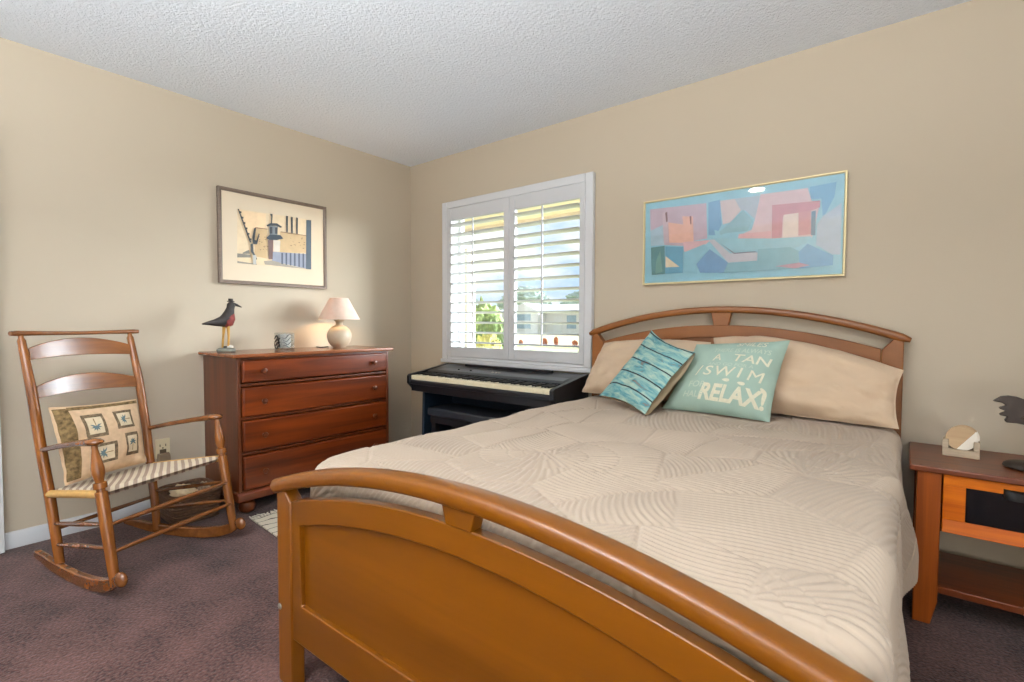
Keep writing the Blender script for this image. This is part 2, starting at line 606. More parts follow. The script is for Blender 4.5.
# ------------------------------------------------------------------ outside
plain('lawn_green', (206, 206, 150), rough=1.0, spec=0.05, var=0.25, vscale=1.5)
plain('soffit_paint', (222, 206, 184), rough=0.8, var=0.02)
structure(MB().box(-90, 60, 0.16, 130, -0.5, -0.25).build('ground', 'lawn_green', smooth=False), 'green lawn outside the window', 'lawn')
plain('mulch_brown', (226, 198, 160), rough=1.0, var=0.2, vscale=3)
structure(MB().box(-34, -6, 20, 43, -0.25, -0.22).build('trim_1', 'mulch_brown', smooth=False), 'brown mulch strip between lawn and house', 'ground')
structure(MB().box(-4, RX + 1, T, 1.0, 2.09, 2.14).box(-4, RX + 1, 1.0, 1.03, 2.065, 2.26).build('trim_2', 'soffit_paint', smooth=False), 'beige roof overhang outside the window', 'eave')

# side wing of the house seen through the left shutter
wg = MB()
wg.box(-3.2, -1.30, 2.0, 2.12, -0.25, 2.09, 0)
k = -3.2
while k < -1.36:
    wg.box(k, k + 0.02, 1.975, 2.0, -0.25, 2.05, 0)
    k += 0.11
wg.box(-1.30, -1.225, 1.98, 2.14, -0.25, 2.09, 1)
structure(wg.build('wall_wing', ['wing_paint', 'soffit_paint'], smooth=False), 'white ribbed wing wall with beige corner post outside the left shutter', 'wall')


def blobs(parts, seed, freq, amp, sub=4):
    mb = MB()
    for (c, rx, ry, rz) in parts:
        bm = bmesh.new()
        bmesh.ops.create_icosphere(bm, subdivisions=sub, radius=1)
        vs = []
        for v in bm.verts:
            d = v.co.normalized()
            s = 1 + amp * mnoise.noise(d * freq + Vector((seed, c[0], c[1]))) + amp * 0.7 * mnoise.noise(d * freq * 2.7 + Vector((c[2], seed, 0)))
            vs.append((c[0] + rx * d.x * s, c[1] + ry * d.y * s, c[2] + rz * d.z * s))
        mb.add(vs, [tuple(v.index for v in f.verts) for f in bm.faces])
        bm.free()
    return mb


for nm, c in (('leaf_yellow', (190, 180, 104)), ('leaf_lime', (160, 176, 116)), ('leaf_green', (124, 142, 92)), ('leaf_grey', (172, 186, 176)),
              ('leaf_red', (176, 116, 84))):
    plain(nm, c, rough=0.9, spec=0.1, var=0.45, vscale=9, detail=6)
plain('bark', (96, 78, 62), rough=1.0, var=0.2)


def bush(label, cat, x, y, wd, top, mat, seed, name='garden_shrub', group=None, stem=True):
    t = thing(name, label, cat, (x, y, -0.25), 0, group)
    h = top + 0.25
    blobs([((0, 0, h * 0.52), wd, wd * 0.8, h * 0.46), ((wd * .5, 0, h * 0.42), wd * .6, wd * .6, h * 0.38), ((-wd * .5, .1, h * 0.45), wd * .6, wd * .6, h * 0.4)],
          seed, 6, 0.28).build('foliage', mat, t, smooth=False)
    if stem:
        MB().tube([(0, 0, -0.01), (0, 0, h * 0.3)], [0.06, 0.04], 8).build('stem', 'bark', t)
    return t


bush('low yellow-flowering shrub just outside the left shutter', 'shrub', -2.58, 3.95, 0.32, 0.88, 'leaf_yellow', 1)
bush('round lime-green shrub behind the yellow shrub', 'shrub', -4.50, 6.22, 0.42, 1.22, 'leaf_green', 2)
bush('tall pale lime hedge bush beyond the wing wall', 'shrub', -7.4, 9.1, 0.75, 1.72, 'leaf_lime', 3)
rp = [(-14.2, 20.0), (-13.0, 20.7), (-12.4, 21.0), (-11.5, 21.6), (-10.9, 22.0)]
for i, (x, y) in enumerate(rp):
    t = bush('small reddish shrub growing in the brown mulch strip', 'shrub', x, y, 0.13 + 0.04 * (i % 2), 0.08 + 0.10 * (i % 3), 'leaf_red', 10 + i, name='mulch_shrub', group='reddish shrubs in the mulch strip')


def tree(label, x, y, h, wd, mat, seed):
    t = thing('distant_tree', label, 'tree', (x, y, -0.25), 0, 'trees beyond the house')
    blobs([((0, 0, h * .7), wd, wd * .7, h * .3), ((wd * .7, 0, h * .58), wd * .6, wd * .5, h * .24), ((-wd * .7, 0, h * .6), wd * .6, wd * .5, h * .22)],
          seed, 7, 0.3).build('foliage', mat, t, smooth=False)
    MB().tube([(0, 0, -0.01), (0, 0, h * .6)], [0.25, 0.15], 8).build('trunk', 'bark', t)


for i, (x, y, h, wd, mt) in enumerate([(-66, 66, 7.6, 4.6, 'leaf_grey'), (-55, 74, 8.0, 4.6, 'leaf_grey'), (-44, 80, 7.6, 4.6, 'leaf_grey'),
                                       (-33, 84, 9.2, 4.8, 'leaf_green'), (-22, 88, 8.4, 4.6, 'leaf_grey'), (-77, 58, 7.4, 4.6, 'leaf_green')]):
    tree('grey-green tree in the row beyond the white house', x, y, h, wd, mt, 30 + i)

hs = thing('neighbor_house', 'low white house with grey windows across the lawn', 'house', (-30.0, 48.0, -0.25))
plain('house_roof', (226, 228, 232), rough=0.7, var=0.05)
plain('house_glass', (150, 172, 190), rough=0.15, var=0.1)
MB().box(-9, 9, 0, 8, 0, 2.7).build('house_wall', 'outside_white', hs, smooth=False)
MB().prism([(-0.8, 2.7), (8.8, 2.7), (4, 3.75)], 'x', -9.6, 9.6).build('roof', 'house_roof', hs, smooth=False)
MB().prism([(-6.3, 2.7), (-1.5, 2.7), (-3.9, 3.75)], 'y', -2.0, 4).box(-6, -1.8, -1.7, 0, 0, 2.7).build('gable', 'outside_white', hs, smooth=False)
for (x0, x1, z0, z1, yy) in ((-5.3, -2.9, 1.55, 2.35, -1.7), (-5.3, -2.9, 0.55, 1.3, -1.7), (1.3, 2.6, 0.6, 2.2, 0.0), (4.6, 6.0, 0.6, 2.2, 0.0)):
    wf_ = MB().box(x0 - .12, x1 + .12, yy - 0.06, yy, z0 - .12, z1 + .12).build('window', 'outside_white', hs, smooth=False)
    MB().box(x0, x1, yy - 0.08, yy - 0.06, z0, z1).build('pane', 'house_glass', wf_, smooth=False)
MB().box(-0.6, 0.5, -0.06, 0, 0, 2.1).build('door', 'house_roof', hs, smooth=False)
PAINT=[
((190, 165, 180), [(2.176, 1.773), (2.499, 1.763), (2.507, 1.57), (2.382, 1.559), (2.376, 1.541), (2.263, 1.558), (2.185, 1.559)]),
((160, 190, 205), [(2.181, 1.647), (2.259, 1.675), (2.266, 1.557), (2.185, 1.559)]),
((200, 175, 185), [(2.251, 1.744), (2.276, 1.747), (2.287, 1.672), (2.289, 1.574), (2.263, 1.57)]),
((228, 172, 150), [(2.287, 1.684), (2.374, 1.662), (2.367, 1.708), (2.427, 1.7), (2.436, 1.536), (2.375, 1.559), (2.295, 1.567)]),
((215, 170, 175), [(2.375, 1.563), (2.528, 1.56), (2.494, 1.536), (2.425, 1.498), (2.382, 1.51)]),
((100, 155, 195), [(2.51, 1.764), (2.571, 1.77), (2.582, 1.637), (2.566, 1.604), (2.544, 1.612), (2.55, 1.583), (2.514, 1.587)]),
((200, 182, 182), [(2.571, 1.764), (2.645, 1.764), (2.678, 1.698), (2.626, 1.643), (2.588, 1.636)]),
((160, 175, 190), [(2.645, 1.764), (2.764, 1.762), (2.746, 1.644), (2.699, 1.695), (2.678, 1.698)]),
((125, 175, 190), [(2.689, 1.7), (2.736, 1.64), (2.712, 1.588), (2.605, 1.588), (2.578, 1.58), (2.572, 1.598)]),
((212, 180, 185), [(2.769, 1.767), (2.979, 1.765), (2.998, 1.7), (3.034, 1.695), (3.026, 1.65), (3.003, 1.524), (2.665, 1.546), (2.681, 1.574), (2.732, 1.591), (2.746, 1.644)]),
((190, 120, 130), [(2.825, 1.705), (3.032, 1.697), (3.033, 1.665), (2.999, 1.654), (2.875, 1.642), (2.872, 1.536), (2.826, 1.537)]),
((225, 203, 192), [(2.878, 1.649), (2.943, 1.651), (2.943, 1.536), (2.877, 1.537)]),
((195, 130, 135), [(2.943, 1.651), (2.995, 1.654), (2.998, 1.54), (2.945, 1.539)]),
((80, 120, 150), [(2.997, 1.649), (3.016, 1.652), (3.016, 1.533), (2.998, 1.535)]),
((215, 160, 165), [(2.67, 1.576), (2.823, 1.575), (2.824, 1.537), (2.665, 1.546)]),
((95, 160, 200), [(2.988, 1.769), (3.097, 1.774), (3.09, 1.707), (3.057, 1.631), (3.045, 1.62), (3.038, 1.705), (2.994, 1.711)]),
((165, 185, 205), [(3.045, 1.62), (3.119, 1.672), (3.121, 1.432), (3.088, 1.435), (3.021, 1.486), (3.023, 1.584)]),
((135, 190, 205), [(2.528, 1.568), (2.834, 1.536), (3.002, 1.53), (2.976, 1.496), (2.93, 1.479), (2.755, 1.484), (2.629, 1.484)]),
((190, 190, 200), [(2.514, 1.561), (2.545, 1.56), (2.629, 1.478), (2.763, 1.472), (2.761, 1.43), (2.619, 1.43)]),
((95, 145, 190), [(2.452, 1.433), (2.523, 1.51), (2.619, 1.43), (2.598, 1.377), (2.474, 1.385)]),
((125, 185, 205), [(2.382, 1.504), (2.494, 1.54), (2.517, 1.516), (2.452, 1.433), (2.456, 1.38), (2.384, 1.396)]),
((70, 125, 130), [(2.188, 1.548), (2.27, 1.551), (2.276, 1.39), (2.195, 1.388)]),
((100, 150, 140), [(2.22, 1.468), (2.245, 1.528), (2.26, 1.403), (2.217, 1.393)]),
((85, 155, 185), [(2.274, 1.548), (2.376, 1.535), (2.378, 1.39), (2.276, 1.39)]),
((225, 205, 170), [(2.277, 1.491), (2.359, 1.425), (2.278, 1.427)]),
((110, 165, 180), [(2.765, 1.489), (2.912, 1.486), (2.959, 1.456), (2.956, 1.377), (2.598, 1.378), (2.619, 1.427), (2.764, 1.43)]),
((95, 155, 195), [(2.948, 1.457), (2.985, 1.495), (3.093, 1.429), (3.092, 1.384), (2.956, 1.377)]),
((180, 135, 150), [(2.847, 1.395), (2.951, 1.406), (2.997, 1.39), (2.933, 1.379)]),
((120, 85, 85), [(2.271, 1.741), (2.283, 1.743), (2.287, 1.69), (2.277, 1.683)]),
((130, 90, 90), [(2.411, 1.702), (2.421, 1.701), (2.422, 1.656), (2.415, 1.659)]),
((110, 110, 125), [(2.573, 1.54), (2.651, 1.479), (2.755, 1.478), (2.755, 1.474), (2.649, 1.473)]),
]
PRINT=[
((226, 203, 168), [(-1.425, 1.823), (-0.925, 1.834), (-0.929, 1.482), (-1.43, 1.476)]),
((235, 205, 165), [(-1.421, 1.816), (-1.244, 1.822), (-1.25, 1.719), (-1.321, 1.716), (-1.349, 1.628)]),
((130, 125, 115), [(-1.429, 1.54), (-1.346, 1.541), (-1.347, 1.522), (-1.43, 1.514)]),
((150, 143, 130), [(-1.43, 1.491), (-1.306, 1.484), (-1.31, 1.479), (-1.43, 1.478)]),
((120, 118, 108), [(-1.397, 1.547), (-1.357, 1.571), (-1.35, 1.545), (-1.397, 1.541)]),
((205, 175, 132), [(-1.318, 1.72), (-1.238, 1.721), (-1.241, 1.526), (-1.321, 1.533)]),
((205, 175, 132), [(-1.151, 1.718), (-0.966, 1.715), (-0.968, 1.595), (-1.153, 1.574)]),
((78, 90, 100), [(-0.962, 1.828), (-0.925, 1.832), (-0.929, 1.48), (-0.969, 1.48)]),
((150, 155, 170), [(-1.205, 1.576), (-0.968, 1.587), (-0.969, 1.483), (-1.21, 1.513)]),
((165, 155, 140), [(-1.264, 1.508), (-1.21, 1.517), (-1.08, 1.493), (-0.969, 1.482), (-1.08, 1.481), (-1.257, 1.485)]),
((85, 90, 105), [(-1.145, 1.575), (-1.134, 1.576), (-1.135, 1.498), (-1.146, 1.499)]),
((85, 90, 105), [(-1.116, 1.578), (-1.105, 1.578), (-1.106, 1.496), (-1.117, 1.497)]),
((85, 90, 105), [(-1.086, 1.58), (-1.075, 1.581), (-1.076, 1.494), (-1.087, 1.495)]),
((85, 90, 105), [(-1.056, 1.583), (-1.045, 1.583), (-1.046, 1.492), (-1.057, 1.493)]),
((85, 90, 105), [(-1.025, 1.585), (-1.014, 1.586), (-1.015, 1.49), (-1.026, 1.491)]),
((85, 90, 105), [(-0.994, 1.588), (-0.983, 1.588), (-0.984, 1.487), (-0.995, 1.489)]),
((62, 66, 70), [(-1.11, 1.832), (-1.096, 1.832), (-1.098, 1.721), (-1.11, 1.722)]),
((62, 66, 70), [(-1.076, 1.829), (-1.062, 1.83), (-1.063, 1.714), (-1.076, 1.714)]),
((62, 66, 70), [(-1.038, 1.832), (-1.025, 1.832), (-1.028, 1.715), (-1.039, 1.716)]),
((120, 95, 90), [(-1.235, 1.651), (-1.2, 1.656), (-1.206, 1.525), (-1.233, 1.522)]),
((218, 208, 192), [(-1.198, 1.656), (-1.152, 1.654), (-1.157, 1.582), (-1.199, 1.577)]),
((120, 125, 130), [(-1.226, 1.746), (-1.167, 1.751), (-1.172, 1.687), (-1.224, 1.684)]),
((62, 66, 70), [(-1.222, 1.739), (-1.205, 1.741), (-1.206, 1.696), (-1.223, 1.693)]),
((62, 66, 70), [(-1.187, 1.74), (-1.171, 1.742), (-1.173, 1.7), (-1.187, 1.698)]),
((60, 70, 80), [(-1.247, 1.661), (-1.223, 1.688), (-1.151, 1.694), (-1.131, 1.673), (-1.176, 1.657), (-1.231, 1.652)]),
((62, 66, 70), [(-1.245, 1.747), (-1.218, 1.764), (-1.174, 1.77), (-1.138, 1.751), (-1.151, 1.743), (-1.175, 1.752), (-1.222, 1.746), (-1.238, 1.738)]),
((62, 66, 70), [(-1.221, 1.825), (-1.203, 1.828), (-1.203, 1.812), (-1.208, 1.764), (-1.215, 1.763), (-1.213, 1.81)]),
((62, 66, 70), [(-1.425, 1.821), (-1.417, 1.822), (-1.344, 1.622), (-1.353, 1.617)]),
((62, 66, 70), [(-1.325, 1.715), (-1.312, 1.721), (-1.323, 1.639), (-1.311, 1.637), (-1.296, 1.685), (-1.29, 1.682), (-1.308, 1.611), (-1.334, 1.611), (-1.337, 1.653)]),
((62, 66, 70), [(-1.349, 1.609), (-1.334, 1.615), (-1.331, 1.562), (-1.308, 1.515), (-1.317, 1.51), (-1.348, 1.56)]),
((190, 190, 185), [(-1.335, 1.539), (-1.315, 1.541), (-1.316, 1.48), (-1.336, 1.481)]),
((150, 115, 90), [(-1.318, 1.722), (-1.238, 1.724), (-1.238, 1.719), (-1.318, 1.716)]),
((150, 115, 90), [(-1.151, 1.719), (-0.966, 1.718), (-0.966, 1.713), (-1.151, 1.714)]),
((62, 66, 70), [(-1.414, 1.81), (-1.402, 1.808), (-1.404, 1.797), (-1.409, 1.797)]),
((62, 66, 70), [(-1.403, 1.778), (-1.391, 1.776), (-1.392, 1.764), (-1.397, 1.765)]),
((62, 66, 70), [(-1.391, 1.745), (-1.379, 1.743), (-1.381, 1.732), (-1.386, 1.733)]),
((62, 66, 70), [(-1.379, 1.712), (-1.367, 1.711), (-1.369, 1.699), (-1.374, 1.7)]),
((62, 66, 70), [(-1.368, 1.68), (-1.355, 1.678), (-1.357, 1.666), (-1.362, 1.667)]),
((62, 66, 70), [(-1.356, 1.646), (-1.343, 1.644), (-1.345, 1.633), (-1.35, 1.634)]),
((150, 120, 92), [(-1.285, 1.631), (-1.272, 1.632), (-1.278, 1.625)]),
((150, 120, 92), [(-1.263, 1.611), (-1.255, 1.61), (-1.259, 1.608)]),
((150, 120, 92), [(-1.262, 1.652), (-1.247, 1.653), (-1.254, 1.645)]),
((150, 120, 92), [(-1.029, 1.662), (-1.012, 1.662), (-1.021, 1.655)]),
((150, 120, 92), [(-1.294, 1.581), (-1.281, 1.581), (-1.288, 1.575)]),
((150, 120, 92), [(-1.271, 1.604), (-1.254, 1.604), (-1.263, 1.596)]),
((150, 120, 92), [(-1.302, 1.636), (-1.285, 1.637), (-1.294, 1.629)]),
((150, 120, 92), [(-1.088, 1.633), (-1.072, 1.634), (-1.08, 1.626)]),
((150, 120, 92), [(-0.991, 1.667), (-0.974, 1.667), (-0.983, 1.66)]),
((150, 120, 92), [(-1.253, 1.585), (-1.242, 1.585), (-1.248, 1.58)]),
((150, 120, 92), [(-1.299, 1.617), (-1.29, 1.617), (-1.295, 1.613)]),
((150, 120, 92), [(-1.0, 1.625), (-0.983, 1.626), (-0.992, 1.618)]),
((150, 120, 92), [(-1.056, 1.64), (-1.044, 1.64), (-1.05, 1.635)]),
((150, 120, 92), [(-1.02, 1.643), (-1.01, 1.643), (-1.015, 1.639)]),
((150, 120, 92), [(-1.276, 1.585), (-1.265, 1.584), (-1.271, 1.58)]),
((150, 120, 92), [(-0.995, 1.651), (-0.979, 1.651), (-0.987, 1.644)]),
((150, 120, 92), [(-1.253, 1.609), (-1.236, 1.61), (-1.245, 1.601)]),
((150, 120, 92), [(-1.088, 1.683), (-1.079, 1.682), (-1.084, 1.679)]),
((150, 120, 92), [(-1.007, 1.697), (-0.995, 1.697), (-1.001, 1.692)]),
((150, 120, 92), [(-1.301, 1.664), (-1.291, 1.664), (-1.296, 1.659)]),
((150, 120, 92), [(-1.266, 1.666), (-1.253, 1.667), (-1.26, 1.66)]),
((150, 120, 92), [(-1.065, 1.641), (-1.053, 1.641), (-1.059, 1.636)]),
((150, 120, 92), [(-1.259, 1.641), (-1.251, 1.64), (-1.255, 1.637)]),
((150, 120, 92), [(-1.301, 1.646), (-1.289, 1.646), (-1.295, 1.641)]),
((150, 120, 92), [(-1.013, 1.689), (-0.996, 1.69), (-1.005, 1.682)]),
((150, 120, 92), [(-1.073, 1.659), (-1.063, 1.659), (-1.068, 1.655)]),
]

# ------------------------------------------------------------------ bed
bed = thing('bed', 'honey-brown wooden bed with arched headboard and arched footboard', 'bed', (2.606, -0.062, 0), R(1.06))
HW = 0.783


def rounded_rail(fn, y0, y1, th, x0, x1, n=48):
    rings = []
    yc, hd, hh = (y0 + y1) / 2, (y1 - y0) / 2, th / 2
    for i in range(n + 1):
        x = x0 + (x1 - x0) * i / n
        z = fn(x) - hh
        sl = (fn(x + .001) - fn(x - .001)) / .002
        e = 1.0
        d = min(x - x0, x1 - x)
        if d < 0.02:
            e = 0.55 + 0.45 * math.sqrt(max(0, 1 - (1 - d / 0.02) ** 2))
        ring = []
        for k in range(20):
            a = 2 * math.pi * k / 20
            ca, sa = math.cos(a), math.sin(a)
            sy = math.copysign(abs(ca) ** 0.55, ca) * hd * e
            sz = math.copysign(abs(sa) ** 0.55, sa) * hh * e
            ring.append((x - sl * sz * 0.9, yc + sy, z + sz))
        rings.append(ring)
    return MB().loft(rings)


def board(parent, yf, peak, kr, ppeak, kp, mat, postmat, foot):
    rail = lambda x: peak - kr * x * x
    ptop = lambda x: ppeak - kp * x * x
    rounded_rail(rail, yf - (0.014 if foot else 0.008), yf + 0.050, 0.042 if foot else 0.036, -HW - (0.015 if foot else 0), HW + (0.015 if foot else 0)).build('top_rail', mat, parent, angle=60)
    for s in (-1, 1):
        xo, xi = 0.760, 0.682
        zt = rail(0.72) - 0.03
        zi = ptop(0.68)
        pts = [(s * xo, 0.0), (s * xo, rail(xo) - 0.03), (s * (xi + 0.045), rail(xi + .04) - 0.03), (s * xi, zi - 0.005), (s * xi, 0.0)]
        po = MB().prism(pts, 'y', yf, yf + 0.042).build('post', postmat, parent, bevel=0.004)
        if foot:
            bc = MB().ball((s * (xo - 0.012), yf - 0.0005, 0.235), 0.010, 0.004, 0.010, 14).build('bolt_cover', 'steel', po)
    # centre block, wider at the top
    zt, zb = rail(0) - 0.03, ptop(0) - 0.003
    MB().prism([(-0.052, zt), (0.052, zt), (0.037, zb), (-0.037, zb)], 'y', yf + 0.002, yf + 0.038).build('centre_block', mat, parent, bevel=0.003)
    # framed panel: arched outer edge, arched recessed field
    pin, pst = 0.680, 0.635
    ia = lambda x: ppeak - 0.066 - 0.24 * x * x
    zlow, zin = (0.155, 0.272) if foot else (0.32, 0.5)
    n = 40
    xs = [-pst + 2 * pst * i / n for i in range(n + 1)]
    fr2 = MB()
    # one welded outline instead of segments: outer arch forward, inner loop via two halves
    outer = [(x, ptop(x)) for x in [-pin + 2 * pin * i / n for i in range(n + 1)]]
    inner = [(x, ia(x)) for x in xs]
    loopv_f, loopv_b = [], []
    A = outer + [(pin, zlow), (-pin, zlow)]
    B = inner + [(pst, zin), (-pst, zin)]
    for (yy) in (yf + .004, yf + .034):
        for q in A + B:
            fr2.v.append((q[0], yy, q[1]))
    na, nb = len(A), len(B)
    off = na + nb
    def quad(i, j, k, l):
        fr2.f.append((i, j, k, l))
        fr2.m.append(0)
    for i in range(na):
        j = (i + 1) % na
        quad(i, j, na + j, na + i)
        quad(off + i, off + na + i, off + na + j, off + j)
        quad(i, off + i, off + j, j)
        quad(na + i, na + j, off + na + j, off + na + i)
    fr2.build('panel_frame', mat, parent, bevel=0.003, angle=30)
    ip = [(x, ia(x) + 0.008) for x in [-(pst + .008) + 2 * (pst + .008) * i / n for i in range(n + 1)]] + [(pst + .008, zin - .008), (-pst - .008, zin - .008)]
    MB().prism(ip, 'y', yf + 0.018, yf + 0.028).build('inset_panel', mat, parent, angle=30)


hb = thing('headboard', None, None, parent=bed)
board(hb, -0.026, 1.196, 0.232, 1.097, 0.222, 'honey_head', 'honey_head', False)
fb = thing('footboard', None, None, parent=bed)
board(fb, -2.018, 0.757, 0.225, 0.674, 0.215, 'honey', 'honey_post', True)
for s in (-1, 1):
    MB().box(s * 0.690 - 0.012, s * 0.690 + 0.012, -1.984, -0.026, 0.20, 0.34).build('side_rail', 'honey', bed, bevel=0.003)
mt = thing('mattress', 'white mattress under the cream quilt', 'mattress', (2.62, -1.03, 0.30))
MB().box(-0.655, 0.655, -0.90, 0.90, -0.06, 0.335).build('mattress_body', 'mattress_cloth', mt, bevel=0.04, seg=4)

# ------------------------------------------------------------------ quilt
def smooth01(x):
    x = np.clip(x, 0, 1)
    return x * x * (3 - 2 * x)


def build_quilt():
    HX, r, Rr = 0.752, 0.11, 0.055
    XC, YH, YF = 2.612, -0.13, -2.012
    d_side, d_foot = 0.40, 0.20
    stp = 0.0045
    nx = int((2 * (HX + d_side)) / stp)
    ny = int((YH - (YF - d_foot)) / stp)
    X, Y = np.meshgrid(np.linspace(-HX - d_side, HX + d_side, nx), np.linspace(YH, YF - d_foot, ny))
    cx = np.clip(X, -HX + r, HX - r)
    cyy = np.maximum(Y, YF + r)
    dx, dy = X - cx, Y - cyy
    q = np.sqrt(dx * dx + dy * dy) + 1e-9
    ux, uy = dx / q, dy / q
    e = q - (r - Rr)
    arc = Rr * math.pi / 2
    ang = np.clip(e, 0, arc) / Rr
    hor = np.where(e > 0, Rr * np.sin(ang), e)
    ver = np.where(e > 0, -Rr * (1 - np.cos(ang)), 0)
    ov = np.maximum(e - arc, 0)
    side = np.abs(ux)
    # the hanging sides flare out in soft folds, more towards the head
    t = (Y - YF) / (YH - YF)
    fold = 0.014 * np.sin(Y * 9.0 + 1.2) + 0.010 * np.sin(Y * 17.0 + 0.3)
    lobe = 0.030 * np.exp(-((Y + 0.63) / 0.13) ** 2)
    flare = np.where(X > 0, 0.012 + lobe + fold * .45, 0.02 + fold * .6)
    hor = hor + side * flare * smooth01(ov / 0.3) * smooth01((Y - YF + .05) / .2)
    ver = ver - ov * 0.995
    PX = cx + ux * ((r - Rr) + hor)
    PY = cyy + uy * ((r - Rr) + hor)
    inn = q < (r - Rr)
    PX = np.where(inn, X, PX)
    PY = np.where(inn, Y, PY)
    # the right hem hangs lower towards the foot
    top = 0.669 - 0.012 * (X / HX).clip(-1, 1) ** 2
    PZ = top + ver
    # big soft wrinkles
    lf = 0.0040 * np.sin(X * 5.1 + 2.0 * np.sin(Y * 3.3)) * np.sin(Y * 4.3 + 1.0 + 1.5 * np.sin(X * 2.7)) \
        + 0.0026 * np.sin(X * 11 + Y * 7 + 2 * np.sin(Y * 6)) + 0.002 * np.sin(Y * 19 + 3 * np.sin(X * 4))
    # stitched palm-leaf fans
    rng = np.random.RandomState(4)
    cells = []
    g = 0.36
    for i in range(-4, 5):
        for j in range(-1, 8):
            a = rng.uniform(-0.6, 0.6) + (math.pi if (i + j) % 2 else 0) + math.pi / 2 * ((i * 2 + j) % 3 - 1)
            cells.append((i * g + (j % 2) * g / 2 + rng.uniform(-.05, .05), -0.1 - j * g * 0.86 + rng.uniform(-.05, .05), a, (i * 7 + j * 3) % 4))
    F1 = np.full(X.shape, 9.0)
    F2 = np.full(X.shape, 9.0)
    ID = np.zeros(X.shape, int)
    for k, (a, b_, th, ty) in enumerate(cells):
        d = np.hypot((X - a), (Y - b_) * 1.1)
        nearer = d < F1
        F2 = np.where(nearer, F1, np.minimum(F2, d))
        F1 = np.where(nearer, d, F1)
        ID = np.where(nearer, k, ID)
    ca = np.array([c[0] for c in cells])[ID]
    cb = np.array([c[1] for c in cells])[ID]
    ct = np.array([c[2] for c in cells])[ID]
    cty = np.array([c[3] for c in cells])[ID]
    lx = (X - ca) * np.cos(ct) + (Y - cb) * np.sin(ct) + 0.20
    ly = -(X - ca) * np.sin(ct) + (Y - cb) * np.cos(ct)
    rad = np.hypot(lx, ly)
    th = np.arctan2(ly, lx)
    kk = 76.0
    bend = th + 0.5 * np.sign(th) * np.clip(rad, 0, .4) ** 1.3
    tier = np.where(rad > 0.21, kk, np.where(rad > 0.115, 42.0, np.where(rad > 0.06, 24.0, 12.0)))
    gap = np.minimum(np.minimum(np.abs(rad - 0.21), np.abs(rad - 0.115)), np.abs(rad - 0.06))
    fan = np.sqrt(np.abs(np.sin(bend * tier / 2)) + 1e-6) * (0.75 + 0.25 * smooth01(gap / 0.006)) * smooth01(rad / 0.03)
    lines = np.sqrt(np.abs(np.sin(math.pi * (ly + 0.35 * lx * lx) / 0.019)) + 1e-6) * 0.75
    arcs = np.sqrt(np.abs(np.sin(math.pi * (lx - 0.85 * np.abs(ly) + 2.2 * ly * ly) / 0.0185)) + 1e-6) * smooth01(np.abs(ly) / 0.006)
    ridge = np.where(cty == 2, lines, np.where(cty % 2 == 1, arcs, fan))
    edge = smooth01((F2 - F1) / 0.022)
    h = 0.0072 * ridge * (0.45 + 0.55 * edge)
    h = h + lf
    P = np.stack([PX + XC, PY, PZ], -1)
    du = np.gradient(P, axis=1)
    dv = np.gradient(P, axis=0)
    N = np.cross(dv, du)
    N /= (np.linalg.norm(N, axis=-1, keepdims=True) + 1e-12)
    N = np.where(N[..., 2:3] < -0.2, -N, N)
    P = P + N * h[..., None]
    me = bpy.data.meshes.new('quilt')
    nv = nx * ny
    me.vertices.add(nv)
    me.vertices.foreach_set('co', P.reshape(-1).astype(np.float32))
    idx = np.arange(nv).reshape(ny, nx)
    qd = np.stack([idx[:-1, :-1], idx[1:, :-1], idx[1:, 1:], idx[:-1, 1:]], -1).reshape(-1, 4)
    nf = len(qd)
    me.loops.add(nf * 4)
    me.loops.foreach_set('vertex_index', qd.reshape(-1).astype(np.int32))
    me.polygons.add(nf)
    me.polygons.foreach_set('loop_start', (np.arange(nf) * 4).astype(np.int32))
    me.polygons.foreach_set('loop_total', np.full(nf, 4, np.int32))
    me.update(calc_edges=True)
    me.validate()
    me.shade_smooth()
    me.materials.append(MATS['quilt_cloth'])
    o = bpy.data.objects.new('quilt', me)
    C.objects.link(o)
    s = o.modifiers.new('thick', 'SOLIDIFY')
    s.thickness = 0.008
    s.offset = -1
    tag(o, 'cream quilt stitched with palm-leaf fans covering the bed', 'quilt')
    return o


build_quilt()


